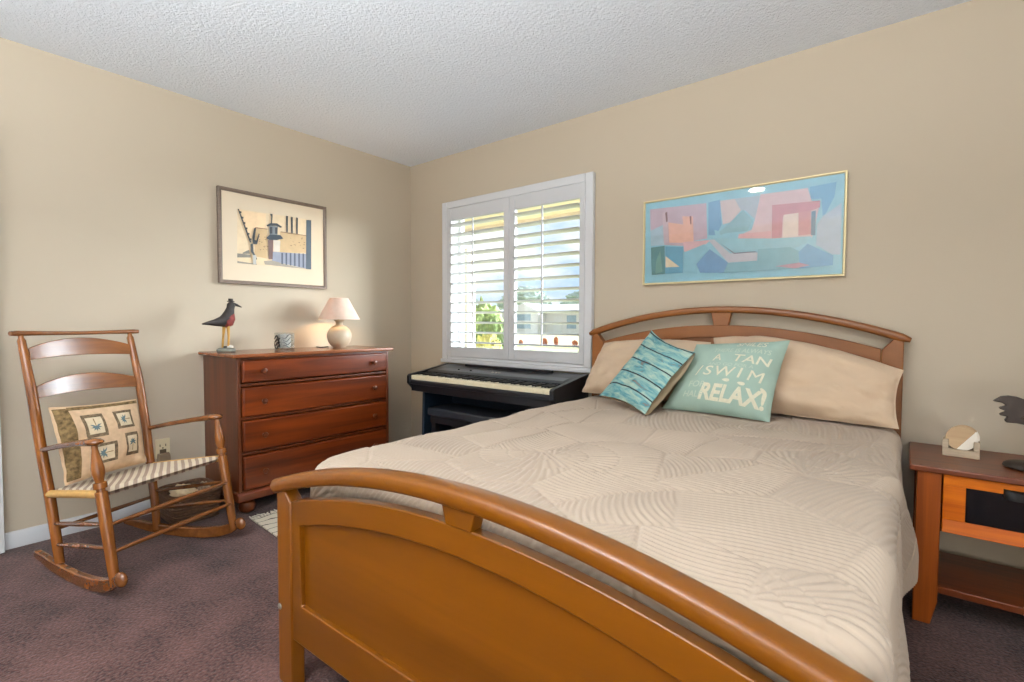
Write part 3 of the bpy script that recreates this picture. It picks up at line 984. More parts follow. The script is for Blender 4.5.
# ------------------------------------------------------------------ pillows
class Pillow:
    """bl, br, tr, tl corners; bulge tf to the front and tb to the back; ku/kv pull the edges in."""

    def __init__(self, bl, br, tr, tl, tf, tb, ku=0.05, kv=0.05, seed=0, wr=0.004, p=2.4, q=0.62, kt=None, qb=None, w2=0.0):
        self.kt, self.qb, self.w2 = kt, qb, w2
        self.c = [np.array(k, float) for k in (bl, br, tr, tl)]
        self.tf, self.tb, self.ku, self.kv, self.seed, self.wr, self.p, self.q = tf, tb, ku, kv, seed, wr, p, q
        a = (self.c[1] + self.c[2] - self.c[0] - self.c[3])
        b_ = (self.c[3] + self.c[2] - self.c[0] - self.c[1])
        n = np.cross(a, b_)
        self.n = n / np.linalg.norm(n)

    def base(self, u, v):
        uu = u * (1 - self.ku * (1 - v * v))
        vv = v * (1 - (self.kv if v < 0 or self.kt is None else self.kt) * (1 - u * u))
        s, t = (uu + 1) / 2, (vv + 1) / 2
        c = self.c
        return (1 - s) * (1 - t) * c[0] + s * (1 - t) * c[1] + s * t * c[2] + (1 - s) * t * c[3]

    def at(self, u, v, front=True, off=0.0):
        u = max(-1, min(1, u))
        v = max(-1, min(1, v))
        k = max(0, (1 - abs(u) ** self.p) * (1 - abs(v) ** self.p)) ** (self.q if front or not self.qb else self.qb)
        t = self.tf if front else self.tb
        s = self.seed
        wrk = self.wr * (mnoise.noise(Vector((u * 2.2 + s, v * 2.2, s))) + 0.6 * mnoise.noise(Vector((u * 5 + s, v * 4 - s, 1.5))) + self.w2 * mnoise.noise(Vector((u * 12 + v * 3 + s, v * 5 - u * 2, 3.5)))) * min(1, k * 2)
        edgew = self.wr * 0.8 * mnoise.noise(Vector((u * 4, v * 4, s + 9))) * (1 - k)
        d = (t * k + wrk + off) * (1 if front else -1) + edgew
        return self.base(u, v) + self.n * d

    def mesh(self, mb, n=36, mf=0, mk=1):
        mb.uv = mb.uv or []
        ts = [math.sin(math.pi / 2 * (2 * i / n - 1)) * 0.55 + (2 * i / n - 1) * 0.45 for i in range(n + 1)]
        for front, mi in ((True, mf), (False, mk)):
            vs, fs = [], []
            for v in ts:
                for u in ts:
                    vs.append(self.at(u, v, front))
                    mb.uv.append(((u + 1) / 2, (v + 1) / 2))
            for i in range(n):
                for j in range(n):
                    a = i * (n + 1) + j
                    q = (a, a + 1, a + n + 2, a + n + 1)
                    fs.append(q if front else q[::-1])
            mb.add(vs, fs, mi)
        return mb

    def decal(self, mb, bm, mi, off=0.0012, maxlen=0.05):
        """bm: flat mesh in (u,v); cut fine and laid on the front of the pillow."""
        bmesh.ops.triangulate(bm, faces=bm.faces[:])
        for _ in range(6):
            es = [e for e in bm.edges if e.calc_length() > maxlen]
            if not es:
                break
            bmesh.ops.subdivide_edges(bm, edges=es, cuts=1)
            bmesh.ops.triangulate(bm, faces=bm.faces[:])
        bm.verts.index_update()
        vs = [self.at(v.co.x, v.co.y, True, off) for v in bm.verts]
        mb.uv += [((v.co.x + 1) / 2, (v.co.y + 1) / 2) for v in bm.verts]
        mb.add(vs, [tuple(v.index for v in f.verts) for f in bm.faces], mi)
        bm.free()

    def poly(self, mb, pts, mi, off=0.0012, maxlen=0.05):
        bm = bmesh.new()
        bm.faces.new([bm.verts.new((p[0], p[1], 0)) for p in pts])
        self.decal(mb, bm, mi, off, maxlen)


def weld(o):
    w_ = o.modifiers.new('weld', 'WELD')
    w_.merge_threshold = 0.0004
    return o


# two sleeping pillows in quilted covers against the headboard
ps = Pillow((1.86, -0.24, 0.690), (2.56, -0.24, 0.690), (2.57, -0.12, 1.005), (1.945, -0.12, 0.985), 0.095, 0.07, ku=0.0, kv=0.0, kt=-0.10, w2=0.35, seed=2, wr=0.018, p=2.6, q=0.55)
o = weld(ps.mesh(MB(), 44, 0, 0).build('pillow', 'sham_cloth', angle=180))
tag(o, 'large cream pillow against the headboard nearest the window', 'pillow')
ps = Pillow((2.60, -0.24, 0.690), (3.36, -0.27, 0.680), (3.37, -0.16, 0.912), (2.58, -0.115, 1.03), 0.09, 0.07, ku=0.05, kv=0.0, kt=-0.34, w2=0.35, seed=5, wr=0.022, p=2.6, q=0.55)
o = weld(ps.mesh(MB(), 44, 0, 0).build('pillow', 'sham_cloth', angle=180))
tag(o, 'large cream pillow against the headboard nearest the nightstand', 'pillow')

# teal plank-print throw pillow
m, nt, b = _mat('plank_print')
tc = nt.nodes.new('ShaderNodeTexCoord')
sp = nt.nodes.new('ShaderNodeSeparateXYZ')
nt.links.new(tc.outputs['UV'], sp.inputs[0])
mp = nt.nodes.new('ShaderNodeMapping')
mp.inputs['Scale'].default_value = (2.2, 9.0, 1)
nt.links.new(tc.outputs['UV'], mp.inputs['Vector'])
nz = nt.nodes.new('ShaderNodeTexNoise')
nz.inputs['Scale'].default_value = 1.5
nz.inputs['Detail'].default_value = 7
nz.inputs['Roughness'].default_value = 0.62
nz.inputs['Distortion'].default_value = 0.8
nt.links.new(mp.outputs['Vector'], nz.inputs['Vector'])
cr = nt.nodes.new('ShaderNodeValToRGB')
e = cr.color_ramp.elements
e[0].position, e[0].color = 0.28, lin((104, 96, 86))
e[1].position, e[1].color = 0.72, lin((182, 200, 184))
k = e.new(0.38)
k.color = lin((78, 136, 146))
k = e.new(0.33)
k.color = lin((128, 112, 98))
k = e.new(0.5)
k.color = lin((132, 168, 162))
k = e.new(0.6)
k.color = lin((160, 182, 168))
nt.links.new(nz.outputs['Fac'], cr.inputs['Fac'])
# dark seams between the printed planks
ad = nt.nodes.new('ShaderNodeMath')
ad.operation = 'MULTIPLY_ADD'
ad.inputs[1].default_value = 5.0
ad.inputs[2].default_value = 0.12
nt.links.new(sp.outputs['Y'], ad.inputs[0])
fr_ = nt.nodes.new('ShaderNodeMath')
fr_.operation = 'PINGPONG'
fr_.inputs[1].default_value = 0.5
nt.links.new(ad.outputs[0], fr_.inputs[0])
lt = nt.nodes.new('ShaderNodeMath')
lt.operation = 'LESS_THAN'
lt.inputs[1].default_value = 0.045
nt.links.new(fr_.outputs[0], lt.inputs[0])
mx = nt.nodes.new('ShaderNodeMix')
mx.data_type = 'RGBA'
nt.links.new(lt.outputs[0], mx.inputs[0])
nt.links.new(cr.outputs['Color'], mx.inputs[6])
mx.inputs[7].default_value = lin((42, 50, 54))
nt.links.new(mx.outputs[2], b.inputs['Base Color'])
b.inputs['Roughness'].default_value = 0.85
b.inputs['Specular IOR Level'].default_value = 0.15
ps = Pillow((2.095, -0.46, 0.716), (2.442, -0.66, 0.684), (2.590, -0.43, 0.968), (2.283, -0.225, 1.068), 0.045, 0.100, ku=0.10, kv=0.11, seed=11, wr=0.008, qb=0.36)
o = weld(ps.mesh(MB(), 40, 0, 1).build('throw_pillow', ['plank_print', 'cream_cloth'], angle=180))
tag(o, 'tilted throw pillow printed with turquoise wooden planks', 'throw pillow')

# pale teal word-print throw pillow
wp = Pillow((2.432, -0.435, 0.682), (2.918, -0.440, 0.676), (2.962, -0.275, 1.030), (2.545, -0.275, 1.000), 0.085, 0.03, ku=0.05, kv=0.03, seed=21, wr=0.006)
mb = wp.mesh(MB(), 40, 0, 1)


def text_bm(s, size, sx, thick):
    cu = bpy.data.curves.new('t', 'FONT')
    cu.body = s
    cu.size = 1.0
    cu.align_x = 'CENTER'
    cu.align_y = 'CENTER'
    cu.offset = thick
    ob = bpy.data.objects.new('t', cu)
    C.objects.link(ob)
    bpy.context.view_layer.update()
    dg = bpy.context.evaluated_depsgraph_get()
    me = bpy.data.meshes.new_from_object(ob.evaluated_get(dg))
    bm = bmesh.new()
    bm.from_mesh(me)
    bpy.data.objects.remove(ob)
    bpy.data.curves.remove(cu)
    bpy.data.meshes.remove(me)
    for v in bm.verts:
        v.co.x *= size * sx
        v.co.y *= size
    return bm


def put_text(s, u, v, size, sx, thick, rot=0.0, mi=2):
    bm = text_bm(s, size, sx, thick)
    c, sn = math.cos(rot), math.sin(rot)
    for q in bm.verts:
        x, y = q.co.x, q.co.y
        q.co.x, q.co.y = u + x * c - y * sn, v + x * sn + y * c
    wp.decal(mb, bm, mi)


put_text('SMILES', 0.34, 0.84, 0.22, 0.95, 0.0, -0.06)
put_text('THERE IS ALWAYS', 0.20, 0.62, 0.17, 0.86, 0.004, -0.06, mi=3)
put_text('A', -0.22, 0.41, 0.28, 1.0, 0.012)
put_text('TAN', 0.48, 0.36, 0.30, 1.25, 0.010, -0.12)
put_text('AND GO FOR A', 0.10, 0.20, 0.11, 1.2, 0.0, -0.06, mi=3)
put_text('/', -0.50, 0.02, 0.40, 0.9, 0.006)
put_text('S', -0.30, 0.02, 0.38, 1.05, 0.006, -0.04)
put_text('W', 0.04, 0.0, 0.38, 1.05, 0.006, -0.06)
put_text('I', 0.36, -0.02, 0.38, 1.05, 0.006, -0.1)
put_text('M', 0.66, -0.07, 0.38, 1.05, 0.0, -0.12)
put_text('FOR', -0.42, -0.36, 0.22, 0.85, 0.006, mi=3)
put_text('HALF', -0.44, -0.62, 0.22, 0.75, 0.012, mi=3)
put_text('RELAX!', 0.30, -0.58, 0.56, 0.68, 0.035, -0.06)
for (u, v, r_) in ((0.14, -0.22, -0.1), (0.44, -0.27, -0.2), (0.84, -0.36, -0.9)):
    pts = []
    for k in range(12):
        a = 2 * math.pi * k / 12
        x, y = 0.075 * math.cos(a), 0.04 * math.sin(a) * (1 + 0.3 * math.cos(a))
        pts.append((u + x * math.cos(r_) - y * math.sin(r_), v + x * math.sin(r_) + y * math.cos(r_)))
    wp.poly(mb, pts, 2)
plain('print_faint', (184, 196, 178), rough=0.95, spec=0.1, var=0.06, vscale=90)
o = mb.build('throw_pillow', ['teal_cloth', 'cream_cloth', 'print_cream', 'print_faint'], angle=180)
tag(o, 'pale teal throw pillow printed with cream words', 'throw pillow')

# ------------------------------------------------------------------ dresser
dr = thing('dresser', 'cherry-wood dresser with four wide drawers on bun feet', 'dresser', (0.0, 0.0, 0.0))
body = MB()
body.hexa([(0.004, -1.632, 0.12), (0.448, -1.618, 0.12), (0.448, -1.598, 0.12), (0.004, -1.610, 0.12), (0.004, -1.632, 0.90), (0.448, -1.618, 0.90), (0.448, -1.598, 0.90), (0.004, -1.610, 0.90)])
body.box(0.02, 0.448, -0.602, -0.582, 0.12, 0.90)
body.box(0.02, 0.035, -1.598, -0.602, 0.12, 0.90)
body.box(0.02, 0.448, -1.598, -0.602, 0.86, 0.90)
body.box(0.02, 0.445, -1.598, -0.602, 0.12, 0.14)
for z in (0.338, 0.542, 0.734):
    body.box(0.04, 0.444, -1.598, -0.602, z, z + 0.016)
body.box(0.430, 0.450, -1.598, -0.602, 0.886, 0.90)
body.build('case', 'cherry_side', dr, bevel=0.003)
MB().hexa([(0.003, -1.660, 0.9), (0.48, -1.648, 0.9), (0.48, -0.560, 0.9), (0.003, -0.560, 0.9), (0.003, -1.660, 0.921), (0.48, -1.648, 0.921), (0.48, -0.560, 0.921), (0.003, -0.560, 0.921)]).build('dresser_top', 'cherry_top', dr, bevel=0.006, seg=3)
MB().prism([(0.02, 0.08), (0.462, 0.08), (0.466, 0.12), (0.455, 0.132), (0.02, 0.132)], 'y', -1.63, -0.57).build('plinth', 'cherry', dr, bevel=0.004)
for (z0, z1) in ((0.753, 0.888), (0.556, 0.732), (0.356, 0.540), (0.138, 0.336)):
    d = MB()
    d.box(0.05, 0.448, -1.593, -0.607, z0 + 0.004, z1 - 0.004)
    d.hexa([(0.448, -1.594, z0 + .002), (0.448, -0.606, z0 + .002), (0.448, -0.606, z1 - .002), (0.448, -1.594, z1 - .002),
            (0.460, -1.586, z0 + .010), (0.460, -0.614, z0 + .010), (0.460, -0.614, z1 - .010), (0.460, -1.586, z1 - .010)])
    dd = d.build('drawer', 'cherry', dr, bevel=0.002)
    for yk in (-1.482, -0.722):
        rings = []
        zk = z0 + (z1 - z0) * 0.5
        for (r_, x_) in ((0.007, 0.459), (0.007, 0.470), (0.014, 0.476), (0.017, 0.484), (0.014, 0.490), (0.004, 0.493)):
            rings.append([(x_, yk + r_ * math.cos(a), zk + r_ * math.sin(a)) for a in [2 * math.pi * i / 16 for i in range(16)]])
        MB().loft(rings).build('knob', 'cherry_side', dd)
for (x_, y_) in ((0.41, -1.56), (0.41, -0.64), (0.08, -1.56), (0.08, -0.64)):
    MB().lathe([(0.02, 0.0), (0.038, 0.012), (0.047, 0.038), (0.040, 0.062), (0.026, 0.072), (0.034, 0.081)], (x_, y_, 0)).build('bun_foot', 'cherry_side', dr)

# ------------------------------------------------------------------ things on the dresser
DZ = 0.9215
bd = thing('bird_carving', 'carved wooden shore bird with red vest standing on a stone base', 'bird figurine', (0.2, -1.575, DZ))
plain('bird_dark', (46, 40, 38), rough=0.6, var=0.3, vscale=40)
plain('bird_red', (128, 52, 46), rough=0.7, var=0.3, vscale=50)
plain('bird_leg', (196, 150, 70), rough=0.6, var=0.15, vscale=30)
plain('bird_base', (112, 112, 102), rough=0.8, var=0.35, vscale=40, bump=0.4, bscale=60)
plain('bird_white', (216, 212, 200), rough=0.8, var=0.1)
bs = MB()
rings = []
for r_, z_ in ((0.001, 0.0), (0.046, 0.0), (0.052, 0.008), (0.050, 0.018), (0.038, 0.025), (0.001, 0.026)):
    rings.append([(0.85 * r_ * math.cos(a) * (1 + .08 * math.sin(3 * a)), r_ * math.sin(a), z_) for a in [2 * math.pi * k / 24 for k in range(24)]])
bs.loft(rings)
bs.build('base', 'bird_base', bd)
MB().ball((0.012, 0.018, 0.030), 0.02, 0.018, 0.012, 12).build('shell', 'bird_white', bd)
body = MB()
path = [(0, -0.128, 0.168), (0, -0.10, 0.172), (0, -0.06, 0.176), (0, -0.02, 0.182), (0, 0.008, 0.202), (0, 0.020, 0.235), (0, 0.027, 0.262), (0, 0.032, 0.285), (0, 0.033, 0.302)]
body.tube(path, [0.003, 0.010, 0.020, 0.033, 0.036, 0.028, 0.021, 0.023, 0.010], 16)
body.build('bird_body', 'bird_dark', bd, angle=80)
vest = MB()
vest.tube([(0, -0.012, 0.160), (0, 0.006, 0.178), (0, 0.016, 0.205), (0, 0.025, 0.236)], [0.022, 0.0365, 0.0365, 0.024], 16)
vest.build('vest', 'bird_red', bd, angle=80)
MB().tube([(0, 0.045, 0.288), (0, 0.065, 0.282), (0, 0.092, 0.270)], [0.010, 0.008, 0.002], 10).build('beak', 'bird_dark', bd)
MB().lathe([(0.001, 0), (0.02, 0), (0.021, 0.004), (0.013, 0.006), (0.013, 0.018), (0.001, 0.019)], (0, 0.030, 0.302), 16).build('cap', 'bird_dark', bd)
for s in (-1, 1):
    l = MB()
    l.tube([(s * 0.012, -0.004 + 0.012 * s, 0.022), (s * 0.012, 0.000 + 0.010 * s, 0.10), (s * 0.010, 0.002 + .006 * s, 0.170)], [0.0055, 0.006, 0.011], 10)
    l.build('leg', 'bird_leg', bd)
    MB().ball((s * 0.012, 0.010 + 0.012 * s, 0.030), 0.008, 0.018, 0.006, 10).build('foot', 'bird_dark', bd)

jr = thing('candle_jar', 'small square glass holder with black swirls between bird and lamp', 'candle holder', (0.2, -1.222, DZ))
glassy('jar_glass', (0.93, 0.95, 0.95), 0.14, 0.05)
plain('jar_black', (34, 34, 34), rough=0.4)
plain('candle_wax', (236, 234, 230), rough=0.6, var=0.03)
jw = 0.046
g = MB()
for (x0, x1, y0, y1) in ((-jw, jw, -jw, -jw + .005), (-jw, jw, jw - .005, jw), (-jw, -jw + .005, -jw + .005, jw - .005), (jw - .005, jw, -jw + .005, jw - .005)):
    g.box(x0, x1, y0, y1, 0.0, 0.112)
g.box(-jw + .005, jw - .005, -jw + .005, jw - .005, 0, 0.012)
g.build('glass_walls', 'jar_glass', jr, bevel=0.001)
MB().lathe([(0.001, 0.013), (0.039, 0.013), (0.039, 0.102), (0.001, 0.102)], n=24).build('candle', 'candle_wax', jr)
sw = MB()
for k in range(4):
    z0 = 0.018 + 0.021 * k
    pts = [(jw + 0.0012, -0.038 + 0.076 * i / 10, z0 + 0.011 * math.sin(i * 0.75 + k) + 0.0014 * i) for i in range(11)]
    sw.tube(pts, [0.001 + 0.003 * math.sin(math.pi * i / 10) for i in range(11)], 8, flat=0.5)
    pts = [(-0.038 + 0.076 * i / 10, -jw - 0.0012, z0 + 0.011 * math.sin(i * 0.75 + k + 2)) for i in range(11)]
    sw.tube(pts, [0.002 + 0.003 * math.sin(math.pi * i / 10) for i in range(11)], 8)
sw.build('swirl_pattern', 'jar_black', jr)

lp = thing('table_lamp', 'round grey-beige ceramic table lamp lit under a white conical shade', 'table lamp', (0.2, -0.822, DZ))
plain('lamp_ceramic', (176, 160, 136), rough=0.5, var=0.08, vscale=14)
MB().lathe([(0.001, 0), (0.040, 0), (0.044, 0.006), (0.060, 0.018), (0.076, 0.044), (0.084, 0.078), (0.082, 0.102), (0.072, 0.126), (0.052, 0.146), (0.034, 0.156), (0.025, 0.163), (0.023, 0.174), (0.026, 0.184), (0.036, 0.194), (0.036, 0.199), (0.001, 0.199)], n=40).build('lamp_base', 'lamp_ceramic', lp, angle=50)
MB().tube([(0, 0, 0.19), (0, 0, 0.24)], 0.012, 12).build('socket', 'brass', lp)
emitter('bulb_glow', (255, 214, 150), 6)
MB().ball((0, 0, 0.268), 0.024, 0.024, 0.03, 14).build('bulb', 'bulb_glow', lp)
m = bpy.data.materials.new('lamp_shade_cloth')
m.use_nodes = True
nt = m.node_tree
nt.nodes.clear()
oo = nt.nodes.new('ShaderNodeOutputMaterial')
df = nt.nodes.new('ShaderNodeBsdfDiffuse')
tl = nt.nodes.new('ShaderNodeBsdfTranslucent')
tc = nt.nodes.new('ShaderNodeTexCoord')
nz = nt.nodes.new('ShaderNodeTexNoise')
nz.inputs['Scale'].default_value = 30
cr = nt.nodes.new('ShaderNodeValToRGB')
cr.color_ramp.elements[0].color = lin((214, 200, 184))
cr.color_ramp.elements[1].color = lin((236, 228, 216))
nt.links.new(tc.outputs['Object'], nz.inputs['Vector'])
nt.links.new(nz.outputs['Fac'], cr.inputs['Fac'])
nt.links.new(cr.outputs['Color'], df.inputs['Color'])
tl.inputs['Color'].default_value = lin((236, 190, 150))
ms = nt.nodes.new('ShaderNodeMixShader')
ms.inputs['Fac'].default_value = 0.3
nt.links.new(df.outputs[0], ms.inputs[1])
nt.links.new(tl.outputs[0], ms.inputs[2])
nt.links.new(ms.outputs[0], oo.inputs['Surface'])
MATS['lamp_shade_cloth'] = m
n = 48
sh = MB()
sh.loft([[(r_ * math.cos(a), r_ * math.sin(a), z_) for a in [2 * math.pi * k / n for k in range(n)]] for r_, z_ in ((0.144, 0.200), (0.064, 0.352), (0.061, 0.352), (0.141, 0.200), (0.144, 0.200))], caps=False)
sh.build('lamp_shade', 'lamp_shade_cloth', lp, angle=50)
MB().tube([(-0.06, -0.05, 0.004), (-0.03, -0.07, 0.006), (0.0, -0.085, 0.008), (-0.05, -0.11, 0.003), (-0.13, -0.10, 0.003)], 0.0035, 8).build('cord', 'jar_black', lp)
add_light('table_lamp_glow', 'POINT', (0.2, -0.822, DZ + 0.262), None, 15.0, (1.0, 0.62, 0.26), shadow_soft_size=0.028)

# ------------------------------------------------------------------ pictures
def inlay(parent, name, data, plane, off, poly_mats, group_axis):
    mats = []
    mb = MB()
    step = 0.00025
    for i, (c, p) in enumerate(data):
        if plane == 'y':
            c = tuple(int(q * 0.86 + 0.14 * 168) for q in c)
        nm = 'ink_%d_%d_%d' % c
        if nm not in MATS:
            plain(nm, c, rough=0.6, var=0.06, vscale=25)
        if nm not in mats:
            mats.append(nm)
        a = off + (i + 1) * step * (1 if plane == 'x' else -1)
        pts = [(a, q[0], q[1]) if plane == 'x' else (q[0], a, q[1]) for q in p]
        mb.add(pts, [tuple(range(len(pts)))], mats.index(nm))
    return mb.build(name, mats, parent, smooth=False)


def frame_mb(plane, a0, a1, z0, z1, wd, d0, d1):
    mb = MB()
    prof = [(0, d0), (0, d1), (wd * .5, d1), (wd, d1 * .75 + d0 * .25), (wd, d0)]
    cs = [(a0, z0, 1, 1), (a1, z0, -1, 1), (a1, z1, -1, -1), (a0, z1, 1, -1)]
    rings = []
    for (a, z, sa, sz) in cs + cs[:1]:
        ring = []
        for (t_, d_) in prof:
            p = (a + sa * t_, z + sz * t_)
            ring.append((d_, p[0], p[1]) if plane == 'x' else (p[0], -d_, p[1]))
        rings.append(ring)
    return mb.loft(rings, caps=False)


plain('pic_frame_wood', (120, 104, 92), rough=0.55, var=0.2, vscale=40, stretch=(1, 1, 6))
plain('mat_board', (220, 203, 178), rough=0.9, var=0.01)
plain('paint_ground', (140, 190, 206), rough=0.7, var=0.06, vscale=18)
pc = thing('framed_print', 'framed print of a lantern tower in a grey wood frame', 'framed print')
frame_mb('x', -1.540, -0.810, 1.346, 1.945, 0.022, 0.002, 0.028).build('frame', 'pic_frame_wood', pc, angle=25)
MB().box(0.004, 0.018, -1.522, -0.828, 1.364, 1.927).build('mat_board', 'mat_board', pc, smooth=False)
inlay(pc, 'print', PRINT, 'x', 0.0182, None, None)
glassy('picture_glass', (0.99, 0.99, 0.99), 0.035, 0.03)
pt = thing('painting', 'abstract blue and pink painting in a thin gold frame above the bed', 'painting')
frame_mb('y', 2.140, 3.139, 1.332, 1.820, 0.010, 0.002, 0.026).build('frame', 'champagne_gold', pt, angle=25)
MB().box(2.148, 3.131, -0.016, -0.004, 1.340, 1.812).build('canvas', 'paint_ground', pt, smooth=False)
inlay(pt, 'painted_shapes', PAINT, 'y', -0.0162, None, None)
MB().box(2.149, 3.130, -0.0245, -0.0240 + 0.0005, 1.341, 1.811).build('glass', 'picture_glass', pt, smooth=False)

# ------------------------------------------------------------------ digital piano
PX0, PX1, PYF, PYB = 0.500, 1.800, -0.455, -0.058
pn = thing('digital_piano', 'dark digital piano with a full keyboard standing under the window', 'piano', (0, 0, 0))
kb = MB()
kb.prism([(PYF, 0.652), (PYF, 0.676), (PYF + 0.008, 0.684), (-0.29, 0.684), (-0.29, 0.652)], 'x', PX0 + 0.03, PX1 - 0.03)
kb.prism([(-0.29, 0.60), (-0.29, 0.733), (-0.27, 0.742), (-0.07, 0.775), (PYB, 0.775), (PYB, 0.60)], 'x', PX0 + 0.03, PX1 - 0.03)
kb.box(PX0 + 0.03, PX1 - 0.03, -0.44, -0.29, 0.60, 0.652)
kb.build('keybed', 'piano_black', pn, bevel=0.003)
for a in (PX0, PX1 - 0.03):
    MB().prism([(PYF - 0.002, 0.655), (PYF - 0.002, 0.710), (PYF + 0.012, 0.722), (-0.30, 0.742), (-0.06, 0.780), (PYB, 0.780), (PYB, 0.60), (-0.40, 0.60)], 'x', a, a + 0.03).build('end_cheek', 'piano_black', pn, bevel=0.004)
MB().prism([(-0.262, 0.7455), (-0.262, 0.7470), (-0.19, 0.7590), (-0.19, 0.7565)], 'x', PX0 + 0.12, PX1 - 0.06).build('control_strip', 'piano_grey', pn)
MB().prism([(-0.10, 0.7695), (-0.10, 0.786), (-0.088, 0.788), (-0.088, 0.772)], 'x', PX0 + 0.25, PX1 - 0.25).build('music_ledge', 'piano_black', pn)
for i, bx in enumerate((0.80, 0.92, 1.13, 1.16, 1.19)):
    MB().lathe([(0.001, 0), (0.009, 0), (0.008, 0.008), (0.001, 0.009)], (bx, -0.215, 0.7525), 14).build('button', 'piano_black' if i < 2 else 'steel', pn)
kx0, kx1 = PX0 + 0.033, PX1 - 0.033
kw = (kx1 - kx0) / 52
wk = bk = None
pat = [1, 0, 1, 1, 0, 1, 1]
for i in range(52):
    if wk is None:
        wk = MB().box(-kw / 2 + 0.0006, kw / 2 - 0.0006, PYF + 0.012, -0.291, 0.685, 0.716).build('white_key', 'key_white', pn, bevel=0.0015)
        k = wk
    else:
        k = wk.copy()
        C.objects.link(k)
    k.parent = pn
    k.location = (kx0 + (i + 0.5) * kw, 0, 0)
    if i < 51 and pat[i % 7]:
        if bk is None:
            bk = MB().prism([(-0.395, 0.7155), (-0.388, 0.7265), (-0.291, 0.7285), (-0.291, 0.7155)], 'x', -0.0055, 0.0055).build('black_key', 'key_black', pn, bevel=0.001)
            k = bk
        else:
            k = bk.copy()
            C.objects.link(k)
        k.parent = pn
        k.location = (kx0 + (i + 1) * kw, 0, 0)
for a in (0.590, 1.690):
    MB().prism([(-0.40, 0.0), (-0.40, 0.05), (-0.385, 0.60), (-0.07, 0.60), (-0.07, 0.0)], 'x', a, a + 0.022).build('side_panel', 'piano_blue', pn, bevel=0.002)
MB().box(0.612, 1.690, -0.105, -0.085, 0.10, 0.60).build('back_panel', 'piano_blue', pn)

bn = thing('piano_bench', 'black piano bench tucked under the digital piano', 'bench', (1.06, -0.29, 0))
MB().box(-0.37, 0.37, -0.14, 0.14, 0.435, 0.492).build('seat_cushion', 'bench_vinyl', bn, bevel=0.012, seg=3)
MB().box(-0.35, 0.35, -0.125, 0.125, 0.385, 0.434).build('apron', 'piano_black', bn)
for sx in (-1, 1):
    for sy in (-1, 1):
        MB().box(sx * 0.325 - 0.02, sx * 0.325 + 0.02, sy * 0.1 - 0.02, sy * 0.1 + 0.02, 0, 0.385).build('leg', 'piano_black', bn)

# ------------------------------------------------------------------ nightstand
ns = thing('nightstand', 'reddish-brown wooden nightstand with a glass-front drawer and low shelf', 'nightstand', (3.70, -0.245, 0))
MB().box(-0.305, 0.305, -0.222, 0.225, 0.566, 0.588).build('stand_top', 'stand_dark', ns, bevel=0.004)
for sx in (-1, 1):
    for sy in (-1, 1):
        x0, x1 = (-0.283, -0.213) if sx < 0 else (0.213, 0.283)
        y0, y1 = (-0.210, -0.160) if sy < 0 else (0.16, 0.21)
        xi = 0.018
        if sx < 0:
            p = [(x0, 0), (x1 - xi, 0), (x1, 0.09), (x1, 0.566), (x0, 0.566)]
        else:
            p = [(x0 + xi, 0), (x1, 0), (x1, 0.566), (x0, 0.566), (x0, 0.09)]
        MB().prism(p, 'y', y0, y1).build('leg', 'stand_leg', ns, bevel=0.003)
cs = MB()
cs.box(-0.275, -0.262, -0.16, 0.16, 0.35, 0.566).box(0.262, 0.275, -0.16, 0.16, 0.35, 0.566).box(-0.213, 0.213, 0.17, 0.19, 0.35, 0.566)
cs.box(-0.213, 0.213, -0.17, 0.17, 0.343, 0.352)
cs.build('case', 'stand_dark', ns)
df_ = MB()
DX = 0.208
df_.box(-DX, DX, -0.196, -0.176, 0.523, 0.561)
df_.box(-DX, -DX + 0.062, -0.196, -0.176, 0.398, 0.523).box(DX - 0.062, DX, -0.196, -0.176, 0.398, 0.523)
df_.hexa([(-DX, -0.204, 0.352), (DX, -0.204, 0.352), (DX, -0.176, 0.352), (-DX, -0.176, 0.352),
          (-DX, -0.192, 0.398), (DX, -0.192, 0.398), (DX, -0.176, 0.398), (-DX, -0.176, 0.398)])
dw = df_.build('drawer', 'stand_wood', ns, bevel=0.002)
plain('dark_glass', (12, 13, 16), rough=0.08, spec=0.6, var=0.02)
MB().box(-DX + 0.062, DX - 0.062, -0.188, -0.180, 0.398, 0.523).build('glass_panel', 'dark_glass', dw, smooth=False)
hm = MB()
rings = []
for i in range(9):
    a = math.pi * i / 8
    r_ = 0.034
    rings.append([(-0.052 * math.cos(a), -0.197 - d_ - 0.022 * math.sin(a) * s_, 0.520 + z_) for (d_, z_, s_) in ((0, 0.022, 0.4), (0.002, 0.016, 1.0), (0.002, -0.012, 1.0), (0, -0.012, 0.9), (0, 0.012, 0.8))])
hm.loft(rings)
hm.build('cup_handle', 'black_metal', dw, angle=60)
MB().box(-0.213, 0.213, -0.180, 0.200, 0.112, 0.138).box(-0.262, -0.213, -0.15, 0.15, 0.112, 0.138).box(0.213, 0.262, -0.15, 0.15, 0.112, 0.138).build('shelf', 'stand_dark', ns, bevel=0.003)

